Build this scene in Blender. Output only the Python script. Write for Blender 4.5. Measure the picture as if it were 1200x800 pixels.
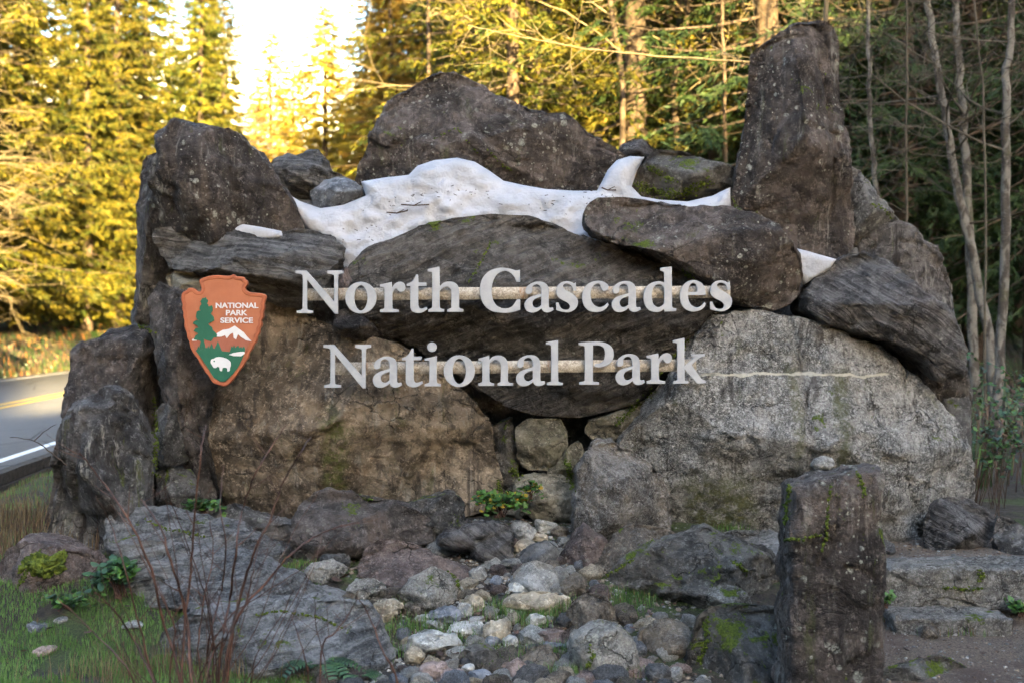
import bpy, bmesh, math, random
import numpy as np
from mathutils import Vector, Matrix, Euler
from mathutils.geometry import delaunay_2d_cdt

for _o in list(bpy.data.objects): bpy.data.objects.remove(_o)
SC = bpy.context.scene
COL = SC.collection
PI = math.pi
random.seed(7)

# ------------------------------------------------------------------ camera
CAM_Z, HOR, F = 1.6, 385.0, 1500.0          # eye height; horizon row and focal length in photo pixels
cam = bpy.data.cameras.new('camera')
cam.sensor_width = 36.0
cam.lens = F * 36.0 / 1200.0
cam.shift_y = -(400.0 - HOR) / 1200.0
cam.clip_start = 0.1
cam.clip_end = 9000
cam.dof.use_dof = True
cam.dof.focus_distance = 9.0
cam.dof.aperture_fstop = 1.8
camo = bpy.data.objects.new('camera', cam)
COL.objects.link(camo)
camo.location = (0, 0, CAM_Z)
camo.rotation_euler = (PI / 2, 0, 0)
SC.camera = camo

# ------------------------------------------------------------------ sky, sun, exposure
SUN_EL, SUN_DIR = math.radians(15), Vector((0.30, -0.954, 0))     # towards the sun, low behind the viewer
W = bpy.data.worlds.new('World')
SC.world = W
W.use_nodes = True
wn = W.node_tree
bg = wn.nodes['Background']
sky = wn.nodes.new('ShaderNodeTexSky')
sky.sky_type = 'NISHITA'
sky.sun_disc = False
sky.sun_elevation = SUN_EL
sky.sun_rotation = math.atan2(SUN_DIR.x, SUN_DIR.y)
sky.air_density = 1.0
sky.dust_density = 2.5
sky.ozone_density = 1.0
wn.links.new(sky.outputs[0], bg.inputs[0])
bg.inputs[1].default_value = 0.085
sl = bpy.data.lights.new('sun', 'SUN')
sl.energy = 5.0
sl.angle = math.radians(0.5)
sl.color = (1.0, 0.72, 0.31)
so = bpy.data.objects.new('sun', sl)
COL.objects.link(so)
sv = Vector((SUN_DIR.x * math.cos(SUN_EL), SUN_DIR.y * math.cos(SUN_EL), math.sin(SUN_EL)))
so.rotation_euler = sv.to_track_quat('Z', 'Y').to_euler()
so.location = sv * 60
vs = SC.view_settings
vs.view_transform = 'Standard'
vs.look = 'None'
vs.exposure = 3.8
vs.gamma = 1.0
vs.use_curve_mapping = False
try:
    vs.use_white_balance = True
    vs.white_balance_temperature = 6350
    vs.white_balance_tint = 8
except Exception:
    pass
SC.cycles.use_denoising = True
SC.cycles.max_bounces = 5
SC.cycles.diffuse_bounces = 2
SC.cycles.adaptive_threshold = 0.03
SC.cycles.transparent_max_bounces = 8

# ------------------------------------------------------------------ helpers
def wpos(px, py, Y):
    """world point at depth Y metres seen at photo pixel (px, py)"""
    return Vector(((px - 600.0) / F * Y, Y, CAM_Z - (py - HOR) / F * Y))

def tag(o, label=None, cat=None, group=None, kind=None):
    if label: o['label'] = label
    if cat: o['category'] = cat
    if group: o['group'] = group
    if kind: o['kind'] = kind
    return o

def link(name, me, mat=None, parent=None, loc=None):
    o = bpy.data.objects.new(name, me)
    COL.objects.link(o)
    if mat is not None and not me.materials: me.materials.append(mat)
    if parent is not None: o.parent = parent
    if loc is not None: o.location = loc
    return o

def empty(name, loc):
    o = bpy.data.objects.new(name, None)
    COL.objects.link(o)
    o.location = loc
    o.empty_display_size = 0.2
    return o

def mesh_np(name, V, Fc, smooth=True, mats=None, mi=None):
    """V (n,3) array, Fc (m,k) array of equal-size faces"""
    me = bpy.data.meshes.new(name)
    V = np.asarray(V, np.float32)
    Fc = np.asarray(Fc, np.int32)
    m, k = Fc.shape
    me.vertices.add(len(V))
    me.vertices.foreach_set('co', V.ravel())
    me.loops.add(m * k)
    me.loops.foreach_set('vertex_index', Fc.ravel())
    me.polygons.add(m)
    me.polygons.foreach_set('loop_start', np.arange(0, m * k, k, dtype=np.int32))
    me.polygons.foreach_set('loop_total', np.full(m, k, np.int32))
    if smooth: me.polygons.foreach_set('use_smooth', np.ones(m, bool))
    if mats:
        for q in mats: me.materials.append(q)
    if mi is not None: me.polygons.foreach_set('material_index', np.asarray(mi, np.int32))
    me.update(calc_edges=True)
    return me

# ---- numpy noise
_rs = np.random.RandomState(5)
_perm = _rs.permutation(256).astype(np.int32)
_perm = np.concatenate([_perm, _perm, _perm])
_grad = _rs.normal(size=(256, 3)).astype(np.float32)
_grad /= np.linalg.norm(_grad, axis=1)[:, None]
_rnd = _rs.rand(256, 4).astype(np.float32)

def _hash(i, j, k):
    return _perm[_perm[_perm[i & 255] + (j & 255)] + (k & 255)]

def perlin(P):
    P = np.asarray(P, np.float32)
    I = np.floor(P).astype(np.int32)
    f = P - I
    u = f * f * f * (f * (f * 6 - 15) + 10)
    out = np.zeros(len(P), np.float32)
    for a in (0, 1):
        wa = u[:, 0] if a else 1 - u[:, 0]
        for b in (0, 1):
            wb = u[:, 1] if b else 1 - u[:, 1]
            for c in (0, 1):
                wc = u[:, 2] if c else 1 - u[:, 2]
                g = _grad[_hash(I[:, 0] + a, I[:, 1] + b, I[:, 2] + c)]
                d = g[:, 0] * (f[:, 0] - a) + g[:, 1] * (f[:, 1] - b) + g[:, 2] * (f[:, 2] - c)
                out += wa * wb * wc * d
    return out * 1.4

def fbm(P, oct=4, gain=0.5, ridged=False):
    s = np.zeros(len(P), np.float32)
    a = 1.0
    for o in range(oct):
        n = perlin(P + o * 17.3)
        s += a * ((0.5 - np.abs(n)) if ridged else n)
        P = P * 2.03
        a *= gain
    return s

def cells(P):
    """broken-rock displacement: each Voronoi cell is its own tilted facet"""
    P = np.asarray(P, np.float32)
    I = np.floor(P).astype(np.int32)
    best = np.full(len(P), 9e9, np.float32)
    val = np.zeros(len(P), np.float32)
    for a in (-1, 0, 1):
        for b in (-1, 0, 1):
            for c in (-1, 0, 1):
                C = I + np.array([a, b, c], np.int32)
                h = _hash(C[:, 0], C[:, 1], C[:, 2])
                r = _rnd[h]
                D = P - (C + r[:, :3])
                d = (D * D).sum(1)
                v = (D * _grad[h]).sum(1) * 1.0 + (r[:, 3] - 0.5) * 0.8
                m = d < best
                best[m] = d[m]
                val[m] = v[m]
    return val

def cube_sphere(N):
    """unit sphere of 6*N*N quads, welded"""
    t = np.tan(np.linspace(-PI / 4, PI / 4, N + 1))
    key = {}
    Vs, Fs, off = [], [], 0
    for ax in range(3):
        for s in (-1, 1):
            a, b = np.meshgrid(t, t, indexing='ij')
            p = np.empty((N + 1, N + 1, 3))
            p[..., ax] = s
            p[..., (ax + 1) % 3] = a
            p[..., (ax + 2) % 3] = b
            Vs.append(p.reshape(-1, 3))
            i = (np.arange(N)[:, None] * (N + 1) + np.arange(N)[None]).ravel() + off
            q = np.stack([i, i + N + 1, i + N + 2, i + 1], 1)
            if s < 0: q = q[:, ::-1]
            Fs.append(q)
            off += (N + 1) ** 2
    V = np.concatenate(Vs)
    Fq = np.concatenate(Fs)
    k = np.round(V * 1e5).astype(np.int64)
    _, idx, inv = np.unique(k, axis=0, return_index=True, return_inverse=True)
    V = V[idx]
    Fq = inv.ravel()[Fq]
    V /= np.linalg.norm(V, axis=1)[:, None]
    return V, Fq
_cs = {}
def csphere(N):
    if N not in _cs: _cs[N] = cube_sphere(N)
    return _cs[N][0].copy(), _cs[N][1]

def vnormals(V, Fq):
    a = V[Fq[:, 2]] - V[Fq[:, 0]]
    b = V[Fq[:, 3 if Fq.shape[1] > 3 else 1]] - V[Fq[:, 1]] if Fq.shape[1] > 3 else V[Fq[:, 1]] - V[Fq[:, 0]]
    n = np.cross(a, b)
    N = np.zeros_like(V)
    for c in range(Fq.shape[1]): 
        for d in range(3): N[:, d] += np.bincount(Fq[:, c], n[:, d], len(V))
    N /= np.linalg.norm(N, axis=1)[:, None] + 1e-12
    return N

def poly_radius(poly, cx, cz, th):
    """distance from the centre to the outline along every angle"""
    x1, z1 = poly[:, 0] - cx, poly[:, 1] - cz
    x2, z2 = np.roll(x1, -1), np.roll(z1, -1)
    R = np.full(len(th), 0.0)
    dx, dz = np.cos(th), np.sin(th)
    for a, b, c, d in zip(x1, z1, x2, z2):
        ex, ez = c - a, d - b
        den = dx * ez - dz * ex
        den = np.where(np.abs(den) < 1e-9, 1e-9, den)
        t = (a * ez - b * ex) / den
        u = (a * dz - b * dx) / den
        ok = (t > 0) & (u >= -1e-4) & (u <= 1.0001)
        R = np.where(ok, np.maximum(R, t), R)
    return R

def displace(V, Fq, size, seed, amp, chunk, strata, fine):
    so = np.array([seed * 3.7, seed * 1.3, seed * 7.1])
    n = vnormals(V, Fq)
    P = V + so
    d = amp * size * fbm(P * (1.6 / size), 3)
    wp = P + 0.12 * size * np.stack([perlin(P * (3 / size) + 9), perlin(P * (3 / size) + 31), perlin(P * (3 / size) + 57)], 1)
    pr = P * (2.4 / size)
    d -= 0.055 * size * (1 if chunk else .4) * np.maximum(0, 0.16 - np.abs(perlin(pr + 0.35 * perlin(pr * 2.3 + 3)[:, None]))) * 4 * 0.35
    pr2 = P * (6.0 / size) + 19
    d -= 0.022 * size * (1 if chunk else .4) * np.maximum(0, 0.14 - np.abs(perlin(pr2 + 0.4 * perlin(pr2 * 2.1)[:, None]))) * 4 * 0.5
    if chunk:
        d += chunk * 0.62 * size * cells(wp * (2.6 / size) * np.array([1, 1, 1.25]))
        d += chunk * 0.32 * size * cells(wp * (6.5 / size) * np.array([1, 1, 1.6]) + 5)
    if strata:
        ang, k = strata
        c, s = math.cos(ang), math.sin(ang)
        u = P[:, 0] * c + P[:, 2] * s
        v = -P[:, 0] * s + P[:, 2] * c
        Q = np.stack([u * 1.2, P[:, 1] * 1.2, v * 14], 1)
        r = fbm(Q, 3)
        d += k * r
    d += fine * fbm(P * 9, 4) - fine * 0.6 * np.maximum(0, fbm(P * 5 + 40, 3, ridged=True) - 0.55) * 2
    return V + n * d[:, None]

BVH_OBJS = []
def boulder(name, outline, Y, tf, tb, mat, label, cat='boulder', group=None, p=3.2, amp=0.02, chunk=0.03, strata=None,
            fine=0.016, seed=0, facets=14, cen=None, planes=None, res=3.6, grooves=None, tilt=0.0, kind=None, parent=None, exact=False):
    """a solid boulder: its front outline in photo pixels at depth Y, bulging tf towards the viewer and tb away"""
    rs = np.random.RandomState(seed + 11)
    pts = np.array([list(wpos(x, y, Y)) for x, y in outline])
    poly = pts[:, [0, 2]]
    lo, hi = poly.min(0), poly.max(0)
    if cen:
        c = wpos(cen[0], cen[1], Y)
        cx, cz = c.x, c.z
    else:
        x, z = poly[:, 0], poly[:, 1]
        x2, z2 = np.roll(x, -1), np.roll(z, -1)
        cr = x * z2 - x2 * z
        A = cr.sum() / 2
        cx, cz = ((x + x2) * cr).sum() / (6 * A), ((z + z2) * cr).sum() / (6 * A)
    hx, hz = (hi - lo) / 2
    wpx = max(hi - lo) * F / Y
    N = int(min(150, max(14, wpx / res * 0.62)))
    S, Fq = csphere(N)
    rr = np.hypot(S[:, 0], S[:, 2])
    ay = np.abs(S[:, 1])
    k = (rr ** p + ay ** p) ** (-1 / p)
    rr2, yy = rr * k, ay * k
    th = np.arctan2(S[:, 2] * hz, S[:, 0] * hx)
    R = poly_radius(poly, cx, cz, th)
    x = R * rr2 * np.cos(th)
    z = R * rr2 * np.sin(th)
    y = np.where(S[:, 1] < 0, -tf * yy, tb * yy)
    # broad facets, cut along the depth only so the outline stays
    for i in range(facets):
        a = rs.uniform(0, 2 * PI)
        sl = rs.uniform(0.25, 1.5)
        nx, nz = math.cos(a) * sl / hx, math.sin(a) * sl / hz
        off = rs.uniform(-0.08, 0.38)
        fr = -tf * (1.05 + off - (nx * x + nz * z))
        bk = tb * (1.05 + off + (nx * x - nz * z))
        y = np.where(S[:, 1] < 0, np.maximum(y, np.minimum(fr, -0.0)), np.minimum(y, np.maximum(bk, 0.0)))
    if planes:
        for (qx, qy, d0, gx, gz) in planes:     # front may not come nearer than this plane: d0 at (qx,qy), slopes per metre
            c = wpos(qx, qy, Y)
            fr = -(d0 + gx * (x + cx - c.x) + gz * (z + cz - c.z))
            y = np.where(S[:, 1] < 0, np.maximum(y, np.minimum(fr, 0.0)), y)
    y = y + tilt * z
    V = np.stack([x, y, z], 1)
    size = 2 * math.sqrt(hx * hz)
    V = displace(V, Fq, size, seed, amp, chunk, strata, fine)
    if grooves:
        for (line, wd, dp) in grooves:
            L = [wpos(a, b, Y) for a, b in line]
            dm = np.full(len(V), 9.0)
            jx = 0.02 * perlin(V * 12)
            for a, b in zip(L[:-1], L[1:]):
                ax, az, bx, bz = a.x - cx, a.z - cz, b.x - cx, b.z - cz
                t = np.clip(((V[:, 0] - ax) * (bx - ax) + (V[:, 2] - az) * (bz - az)) / ((bx - ax) ** 2 + (bz - az) ** 2), 0, 1)
                dm = np.minimum(dm, np.hypot(V[:, 0] - ax - t * (bx - ax) + jx, V[:, 2] - az - t * (bz - az) + jx))
            cut = dp * np.exp(-(dm / wd) ** 2)
            V[:, 1] += np.where(V[:, 1] < 0.3 * tb, cut, 0)
    me = mesh_np(name, V, Fq, mats=[mat])
    o = link(name, me, loc=(cx, Y, cz), parent=parent)
    if kind: o['kind'] = kind
    if parent is None and not kind: tag(o, label, cat, group)
    return o

# ------------------------------------------------------------------ materials
def new_mat(name):
    m = bpy.data.materials.new(name)
    m.use_nodes = True
    nt = m.node_tree
    return m, nt, nt.nodes['Principled BSDF']

class NT:
    """small wrapper to write node graphs briefly"""
    def __init__(s, nt):
        s.t = nt
    def n(s, typ, **kw):
        x = s.t.nodes.new(typ)
        for k, v in kw.items(): setattr(x, k, v)
        return x
    def l(s, a, b): s.t.links.new(a, b)
    def math(s, op, a, b=None, clamp=False):
        x = s.n('ShaderNodeMath', operation=op, use_clamp=clamp)
        for i, v in enumerate((a, b)):
            if v is None: continue
            if isinstance(v, (int, float)): x.inputs[i].default_value = v
            else: s.l(v, x.inputs[i])
        return x.outputs[0]
    def mix(s, f, a, b, mode='MIX'):
        x = s.n('ShaderNodeMix', data_type='RGBA', blend_type=mode)
        for i, v in ((0, f), (6, a), (7, b)):
            if isinstance(v, (int, float)): x.inputs[i].default_value = v
            elif isinstance(v, tuple): x.inputs[i].default_value = (*v[:3], 1)
            else: s.l(v, x.inputs[i])
        return x.outputs[2]
    def noise(s, co, scale, detail=6, rough=0.6, dist=0.0, color=False):
        x = s.n('ShaderNodeTexNoise')
        s.l(co, x.inputs['Vector'])
        x.inputs['Scale'].default_value = scale
        x.inputs['Detail'].default_value = detail
        x.inputs['Roughness'].default_value = rough
        x.inputs['Distortion'].default_value = dist
        return x.outputs['Color' if color else 'Fac']
    def vor(s, co, scale, feature='F1', out='Distance', rnd=1.0):
        x = s.n('ShaderNodeTexVoronoi', feature=feature)
        s.l(co, x.inputs['Vector'])
        x.inputs['Scale'].default_value = scale
        x.inputs['Randomness'].default_value = rnd
        return x.outputs[out]
    def map(s, co, scale=(1, 1, 1), rot=(0, 0, 0), loc=(0, 0, 0)):
        x = s.n('ShaderNodeMapping')
        s.l(co, x.inputs[0])
        x.inputs['Location'].default_value = loc
        x.inputs['Rotation'].default_value = rot
        x.inputs['Scale'].default_value = scale
        return x.outputs[0]
    def rng(s, v, a, b, c=0.0, d=1.0, smooth=True):
        x = s.n('ShaderNodeMapRange', interpolation_type='SMOOTHSTEP' if smooth else 'LINEAR')
        s.l(v, x.inputs[0])
        for i, q in enumerate((a, b, c, d)): x.inputs[1 + i].default_value = q
        return x.outputs[0]

MOSS1, MOSS2 = (0.060, 0.085, 0.012), (0.13, 0.17, 0.02)

def rock_mat(name, c1, c2, stain=(0.10, 0.075, 0.05), stain_a=0.4, lichen=0.3, lcol=(0.34, 0.35, 0.30), moss=0.2, mossup=1.0,
             speck=0.0, strata=None, bump=1.0, streak=0.0, veins=0.0, vein_band=None, band=None, rough=0.72, reseed=True, mscale=5.0, crack=0.75):
    m, nt, bs = new_mat(name)
    g = NT(nt)
    tc = g.n('ShaderNodeTexCoord')
    co = tc.outputs['Object']
    base = co
    if reseed:
        oi = g.n('ShaderNodeObjectInfo')
        va = g.n('ShaderNodeVectorMath', operation='ADD')
        sc = g.n('ShaderNodeVectorMath', operation='SCALE')
        cx = g.n('ShaderNodeCombineXYZ')
        g.l(oi.outputs['Random'], cx.inputs[0]); g.l(oi.outputs['Random'], cx.inputs[1]); g.l(oi.outputs['Random'], cx.inputs[2])
        g.l(cx.outputs[0], sc.inputs[0]); sc.inputs['Scale'].default_value = 37.0
        g.l(co, va.inputs[0]); g.l(sc.outputs[0], va.inputs[1])
        co = va.outputs[0]
    if strata:
        ang, k = strata
        ds = g.noise(co, 1.4, 3)
        sm = g.map(co, (0.7, 0.7, 9.0))
        # rotate first, then stretch along the beds
        rm = g.map(co, (1, 1, 1), (0, ang, 0))
        ad = g.n('ShaderNodeVectorMath', operation='ADD')
        dn = g.noise(co, 1.1, 3, color=True)
        dsc = g.n('ShaderNodeVectorMath', operation='SCALE'); g.l(dn, dsc.inputs[0]); dsc.inputs['Scale'].default_value = 0.22
        g.l(rm, ad.inputs[0]); g.l(dsc.outputs[0], ad.inputs[1])
        sm = g.map(ad.outputs[0], (0.8, 0.8, 13.0))
        st = g.noise(sm, 2.2, 9, 0.68)
    n1 = g.noise(co, 1.7, 10, 0.62, 0.4)
    n2 = g.noise(co, 9.0, 8, 0.7)
    n3 = g.noise(co, 46.0, 5, 0.75)
    f = g.rng(n1, 0.40, 0.60)
    col = g.mix(f, c1, c2)
    if strata:
        col = g.mix(g.rng(st, 0.42, 0.66, 0, strata[1]), col, tuple(min(1, q * 2.1 + 0.03) for q in c2))
        col = g.mix(g.rng(st, 0.50, 0.30, 0, 0.75), col, tuple(q * 0.55 for q in c1))
    # brown iron staining
    n4 = g.noise(g.map(co, (1, 1, 0.45), loc=(3, 1, 7)), 2.4, 7, 0.65, 0.8)
    col = g.mix(g.rng(n4, 0.5, 0.68, 0, stain_a), col, stain)
    # weathering mottling
    col = g.mix(g.rng(n2, 0.44, 0.60, 0.0, 0.8), col, g.mix(1.0, col, (0.40, 0.40, 0.40), 'MULTIPLY'))
    col = g.mix(g.rng(g.math('ADD', g.math('MULTIPLY', n3, 0.45), g.math('MULTIPLY', g.noise(co, 15, 6, 0.75), 0.55)), 0.50, 0.64, 0, 0.5), col, tuple(min(1, q * 2.2 + 0.05) for q in c2))
    if speck:
        n5 = g.math('ADD', g.math('MULTIPLY', g.noise(co, 34.0, 4, 0.85), 0.8), g.math('MULTIPLY', g.noise(co, 13.0, 6, 0.8), 0.22))
        n6 = g.noise(co, 95.0, 3, 0.8)
        col = g.mix(g.rng(n5, 0.50, 0.62, 0, speck), col, (0.46, 0.46, 0.44))
        col = g.mix(g.rng(n6, 0.53, 0.66, 0, speck), col, (0.55, 0.54, 0.51))
        col = g.mix(g.rng(g.noise(co, 58.0, 3, 0.8), 0.47, 0.36, 0, speck), col, (0.03, 0.03, 0.03))
    if streak:
        n7 = g.noise(g.map(co, (5, 5, 0.5)), 2.0, 7, 0.7, 0.3)
        col = g.mix(g.rng(n7, 0.55, 0.68, 0, streak), col, (0.30, 0.285, 0.25))
        n9 = g.noise(g.map(co, (3.2, 3.2, 0.32), loc=(5, 2, 1)), 2.0, 8, 0.72, 0.4)
        col = g.mix(g.rng(n9, 0.53, 0.62, 0, min(1, streak * 1.4)), col, (0.030, 0.024, 0.021))
        n10 = g.noise(g.map(co, (4.0, 4.0, 0.5), loc=(1, 9, 4)), 2.0, 8, 0.72, 0.4)
        col = g.mix(g.rng(n10, 0.58, 0.68, 0, min(1, streak * 0.9)), col, (0.075, 0.085, 0.022))
    if veins:
        n8 = g.noise(g.map(co, (1, 1, 1.6)), 1.9, 5, 0.6, 1.2)
        v = g.math('ABSOLUTE', g.math('SUBTRACT', n8, 0.5))
        col = g.mix(g.rng(v, 0.012, 0.003, 0, veins), col, (0.36, 0.35, 0.32))
    # lichen: round crusts of several sizes, in colonies
    if lichen:
        dn = g.noise(co, 14, 3, 0.6, color=True)
        sv_ = g.n('ShaderNodeVectorMath', operation='SCALE'); g.l(dn, sv_.inputs[0]); sv_.inputs['Scale'].default_value = 0.035
        wv = g.n('ShaderNodeVectorMath', operation='ADD'); g.l(co, wv.inputs[0]); g.l(sv_.outputs[0], wv.inputs[1])
        colony = g.noise(co, 2.6, 4, 0.6)
        for sc_, thr in ((8.0, 0.30), (15.0, 0.33), (29.0, 0.30)):
            d = g.vor(wv.outputs[0], sc_)
            rd = g.vor(wv.outputs[0], sc_, out='Color')
            sx = g.n('ShaderNodeSeparateColor'); g.l(rd, sx.inputs[0])
            big = g.math('MULTIPLY', sx.outputs[0], thr)
            dd = g.math('SUBTRACT', big, d)
            edge = g.rng(dd, 0.0, 0.10)
            msk = g.math('MULTIPLY', edge, g.rng(colony, 0.60 - 0.22 * lichen, 0.72 - 0.2 * lichen))
            msk = g.math('MULTIPLY', msk, g.rng(g.noise(co, 60, 3, 0.7), 0.3, 0.6))
            col = g.mix(g.math('MULTIPLY', msk, min(1.0, 0.35 + lichen * 0.6)), col, lcol)
    # joints and cracks: dirt colour, with their shade painted in as dark
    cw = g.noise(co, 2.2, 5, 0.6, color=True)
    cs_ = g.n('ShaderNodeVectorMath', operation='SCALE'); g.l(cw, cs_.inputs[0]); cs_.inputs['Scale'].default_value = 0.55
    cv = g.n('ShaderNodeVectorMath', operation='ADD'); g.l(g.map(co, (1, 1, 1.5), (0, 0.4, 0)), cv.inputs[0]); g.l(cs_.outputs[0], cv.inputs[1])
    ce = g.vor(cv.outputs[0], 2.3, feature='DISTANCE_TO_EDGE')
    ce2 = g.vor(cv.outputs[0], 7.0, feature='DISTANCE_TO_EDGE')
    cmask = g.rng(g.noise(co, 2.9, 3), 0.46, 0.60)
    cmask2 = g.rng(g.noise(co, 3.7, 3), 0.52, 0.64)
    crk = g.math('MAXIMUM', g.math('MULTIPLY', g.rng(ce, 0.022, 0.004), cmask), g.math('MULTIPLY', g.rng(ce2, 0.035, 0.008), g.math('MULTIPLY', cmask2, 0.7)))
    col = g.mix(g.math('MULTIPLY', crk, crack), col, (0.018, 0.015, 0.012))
    geo = g.n('ShaderNodeNewGeometry')
    if band:            # stains with a place of their own: (x, half width, z from, z to, colour, amount)
        sp = g.n('ShaderNodeSeparateXYZ'); g.l(base, sp.inputs[0])
        for (bx, bw, z0, z1, bc, ba) in band:
            wob = g.math('MULTIPLY', g.math('SUBTRACT', g.noise(base, 3.5, 4), 0.5), bw * 2.2)
            dx = g.math('ABSOLUTE', g.math('SUBTRACT', g.math('ADD', sp.outputs[0], wob), bx))
            mk = g.rng(dx, bw, bw * 0.25)
            mk = g.math('MULTIPLY', mk, g.rng(sp.outputs[2], z0 - 0.15, z0 + 0.1))
            mk = g.math('MULTIPLY', mk, g.rng(sp.outputs[2], z1 + 0.15, z1 - 0.1))
            mk = g.math('MULTIPLY', mk, g.rng(g.noise(base, 12, 5, 0.7), 0.35, 0.6))
            col = g.mix(g.math('MULTIPLY', mk, ba), col, bc)
    if vein_band:       # one thin quartz dyke: slope, height, x from, x to, half width
        a, z0, xa, xb, wv_ = vein_band
        sp = g.n('ShaderNodeSeparateXYZ'); g.l(base, sp.inputs[0])
        wob = g.math('MULTIPLY', g.math('SUBTRACT', g.noise(base, 1.7, 7, 0.62), 0.5), 0.17)
        zz = g.math('SUBTRACT', g.math('SUBTRACT', sp.outputs[2], g.math('MULTIPLY', sp.outputs[0], a)), z0)
        dz = g.math('ABSOLUTE', g.math('ADD', zz, wob))
        ww = g.math('MULTIPLY', g.noise(base, 6, 3), wv_ * 2)
        mk = g.rng(g.math('SUBTRACT', dz, ww), 0.004, -0.003)
        mk = g.math('MULTIPLY', mk, g.math('MULTIPLY', g.rng(sp.outputs[0], xa, xa + 0.05), g.rng(sp.outputs[0], xb, xb - 0.1)))
        col = g.mix(g.math('MULTIPLY', mk, 0.9), col, (0.52, 0.49, 0.40))
    rg = g.rng(n2, 0.3, 0.7, rough - 0.14, rough + 0.16)
    hgt = None
    if moss:
        sn = g.n('ShaderNodeSeparateXYZ'); g.l(geo.outputs['Normal'], sn.inputs[0])
        mn = g.noise(co, mscale, 7, 0.68, 0.3)
        mm = g.math('ADD', g.math('ADD', g.math('MULTIPLY', mn, 0.75), g.math('MULTIPLY', g.noise(co, 1.3, 3), 0.3)), g.math('MULTIPLY', sn.outputs[2], 0.075 * mossup))
        mm = g.math('ADD', mm, g.math('MULTIPLY', g.math('SUBTRACT', n3, 0.5), 0.16))
        t = 0.74 - 0.2 * moss
        mk = g.rng(mm, t, t + 0.05)
        mcol = g.mix(g.rng(g.noise(co, 70, 3, 0.7), 0.35, 0.65), MOSS1, MOSS2)
        col = g.mix(mk, col, mcol)
        rg = g.mix(mk, rg, (0.95, 0.95, 0.95))
        hgt = mk
    g.l(col, bs.inputs['Base Color'])
    g.l(rg, bs.inputs['Roughness'])
    bs.inputs['Specular IOR Level'].default_value = 0.24
    # relief
    h = g.math('ADD', g.math('MULTIPLY', g.noise(co, 7, 9, 0.72), 0.085), g.math('MULTIPLY', g.noise(co, 38, 6, 0.75), 0.026))
    h = g.math('ADD', h, g.math('MULTIPLY', g.noise(co, 150, 3, 0.7), 0.004))
    cr = g.noise(g.map(co, (1, 1, 1.4)), 3.1, 6, 0.6, 0.9)
    cr = g.rng(g.math('ABSOLUTE', g.math('SUBTRACT', cr, 0.5)), 0.0, 0.022, -0.016, 0.0)
    h = g.math('ADD', h, cr)
    h = g.math('SUBTRACT', h, g.math('MULTIPLY', crk, 0.022))
    if strata: h = g.math('ADD', h, g.math('MULTIPLY', st, 0.13))
    if hgt is not None: h = g.math('ADD', h, g.math('MULTIPLY', g.math('MULTIPLY', hgt, g.noise(co, 110, 4, 0.8)), 0.03))
    bp = g.n('ShaderNodeBump')
    bp.inputs['Strength'].default_value = 0.9
    bp.inputs['Distance'].default_value = 1.0 * bump
    g.l(h, bp.inputs['Height'])
    g.l(bp.outputs[0], bs.inputs['Normal'])
    return m

def plain_mat(name, c1, c2, scale=20, rough=0.8, bump=0.0, trans=0.0, spec=0.3, metal=0.0, varyobj=0.0, detail=5):
    m, nt, bs = new_mat(name)
    g = NT(nt)
    tc = g.n('ShaderNodeTexCoord')
    n = g.noise(tc.outputs['Object'], scale, detail, 0.65)
    col = g.mix(g.rng(n, 0.35, 0.65), c1, c2)
    if varyobj:
        oi = g.n('ShaderNodeObjectInfo')
        hs = g.n('ShaderNodeHueSaturation')
        g.l(g.rng(oi.outputs['Random'], 0, 1, 1 - varyobj, 1 + varyobj, False), hs.inputs['Value'])
        g.l(col, hs.inputs['Color'])
        col = hs.outputs[0]
    g.l(col, bs.inputs['Base Color'])
    bs.inputs['Roughness'].default_value = rough
    bs.inputs['Metallic'].default_value = metal
    bs.inputs['Specular IOR Level'].default_value = spec
    if bump:
        bp = g.n('ShaderNodeBump'); bp.inputs['Distance'].default_value = bump
        g.l(n, bp.inputs['Height']); g.l(bp.outputs[0], bs.inputs['Normal'])
    if trans:
        tr = g.n('ShaderNodeBsdfTranslucent'); g.l(col, tr.inputs[0])
        mx = g.n('ShaderNodeMixShader'); mx.inputs[0].default_value = trans
        out = nt.nodes['Material Output']
        g.l(bs.outputs[0], mx.inputs[1]); g.l(tr.outputs[0], mx.inputs[2]); g.l(mx.outputs[0], out.inputs[0])
    return m

M = {}
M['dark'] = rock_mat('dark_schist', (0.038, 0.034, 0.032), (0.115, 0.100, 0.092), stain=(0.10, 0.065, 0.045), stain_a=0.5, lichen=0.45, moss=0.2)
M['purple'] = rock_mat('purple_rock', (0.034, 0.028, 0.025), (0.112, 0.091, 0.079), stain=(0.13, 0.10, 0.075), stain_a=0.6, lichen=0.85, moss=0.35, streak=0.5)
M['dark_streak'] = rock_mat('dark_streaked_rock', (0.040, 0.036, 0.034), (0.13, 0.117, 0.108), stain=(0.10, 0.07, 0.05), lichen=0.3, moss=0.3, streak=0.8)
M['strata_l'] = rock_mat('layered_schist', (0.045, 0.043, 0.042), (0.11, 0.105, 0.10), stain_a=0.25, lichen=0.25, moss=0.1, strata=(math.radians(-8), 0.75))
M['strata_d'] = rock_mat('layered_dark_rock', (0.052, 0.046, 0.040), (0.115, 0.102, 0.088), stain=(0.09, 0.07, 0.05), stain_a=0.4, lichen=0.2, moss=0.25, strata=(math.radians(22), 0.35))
M['strata_r'] = rock_mat('layered_grey_rock', (0.058, 0.056, 0.055), (0.125, 0.118, 0.115), stain=(0.10, 0.07, 0.06), stain_a=0.35, lichen=0.15, moss=0.1, strata=(math.radians(-35), 0.45))
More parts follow.
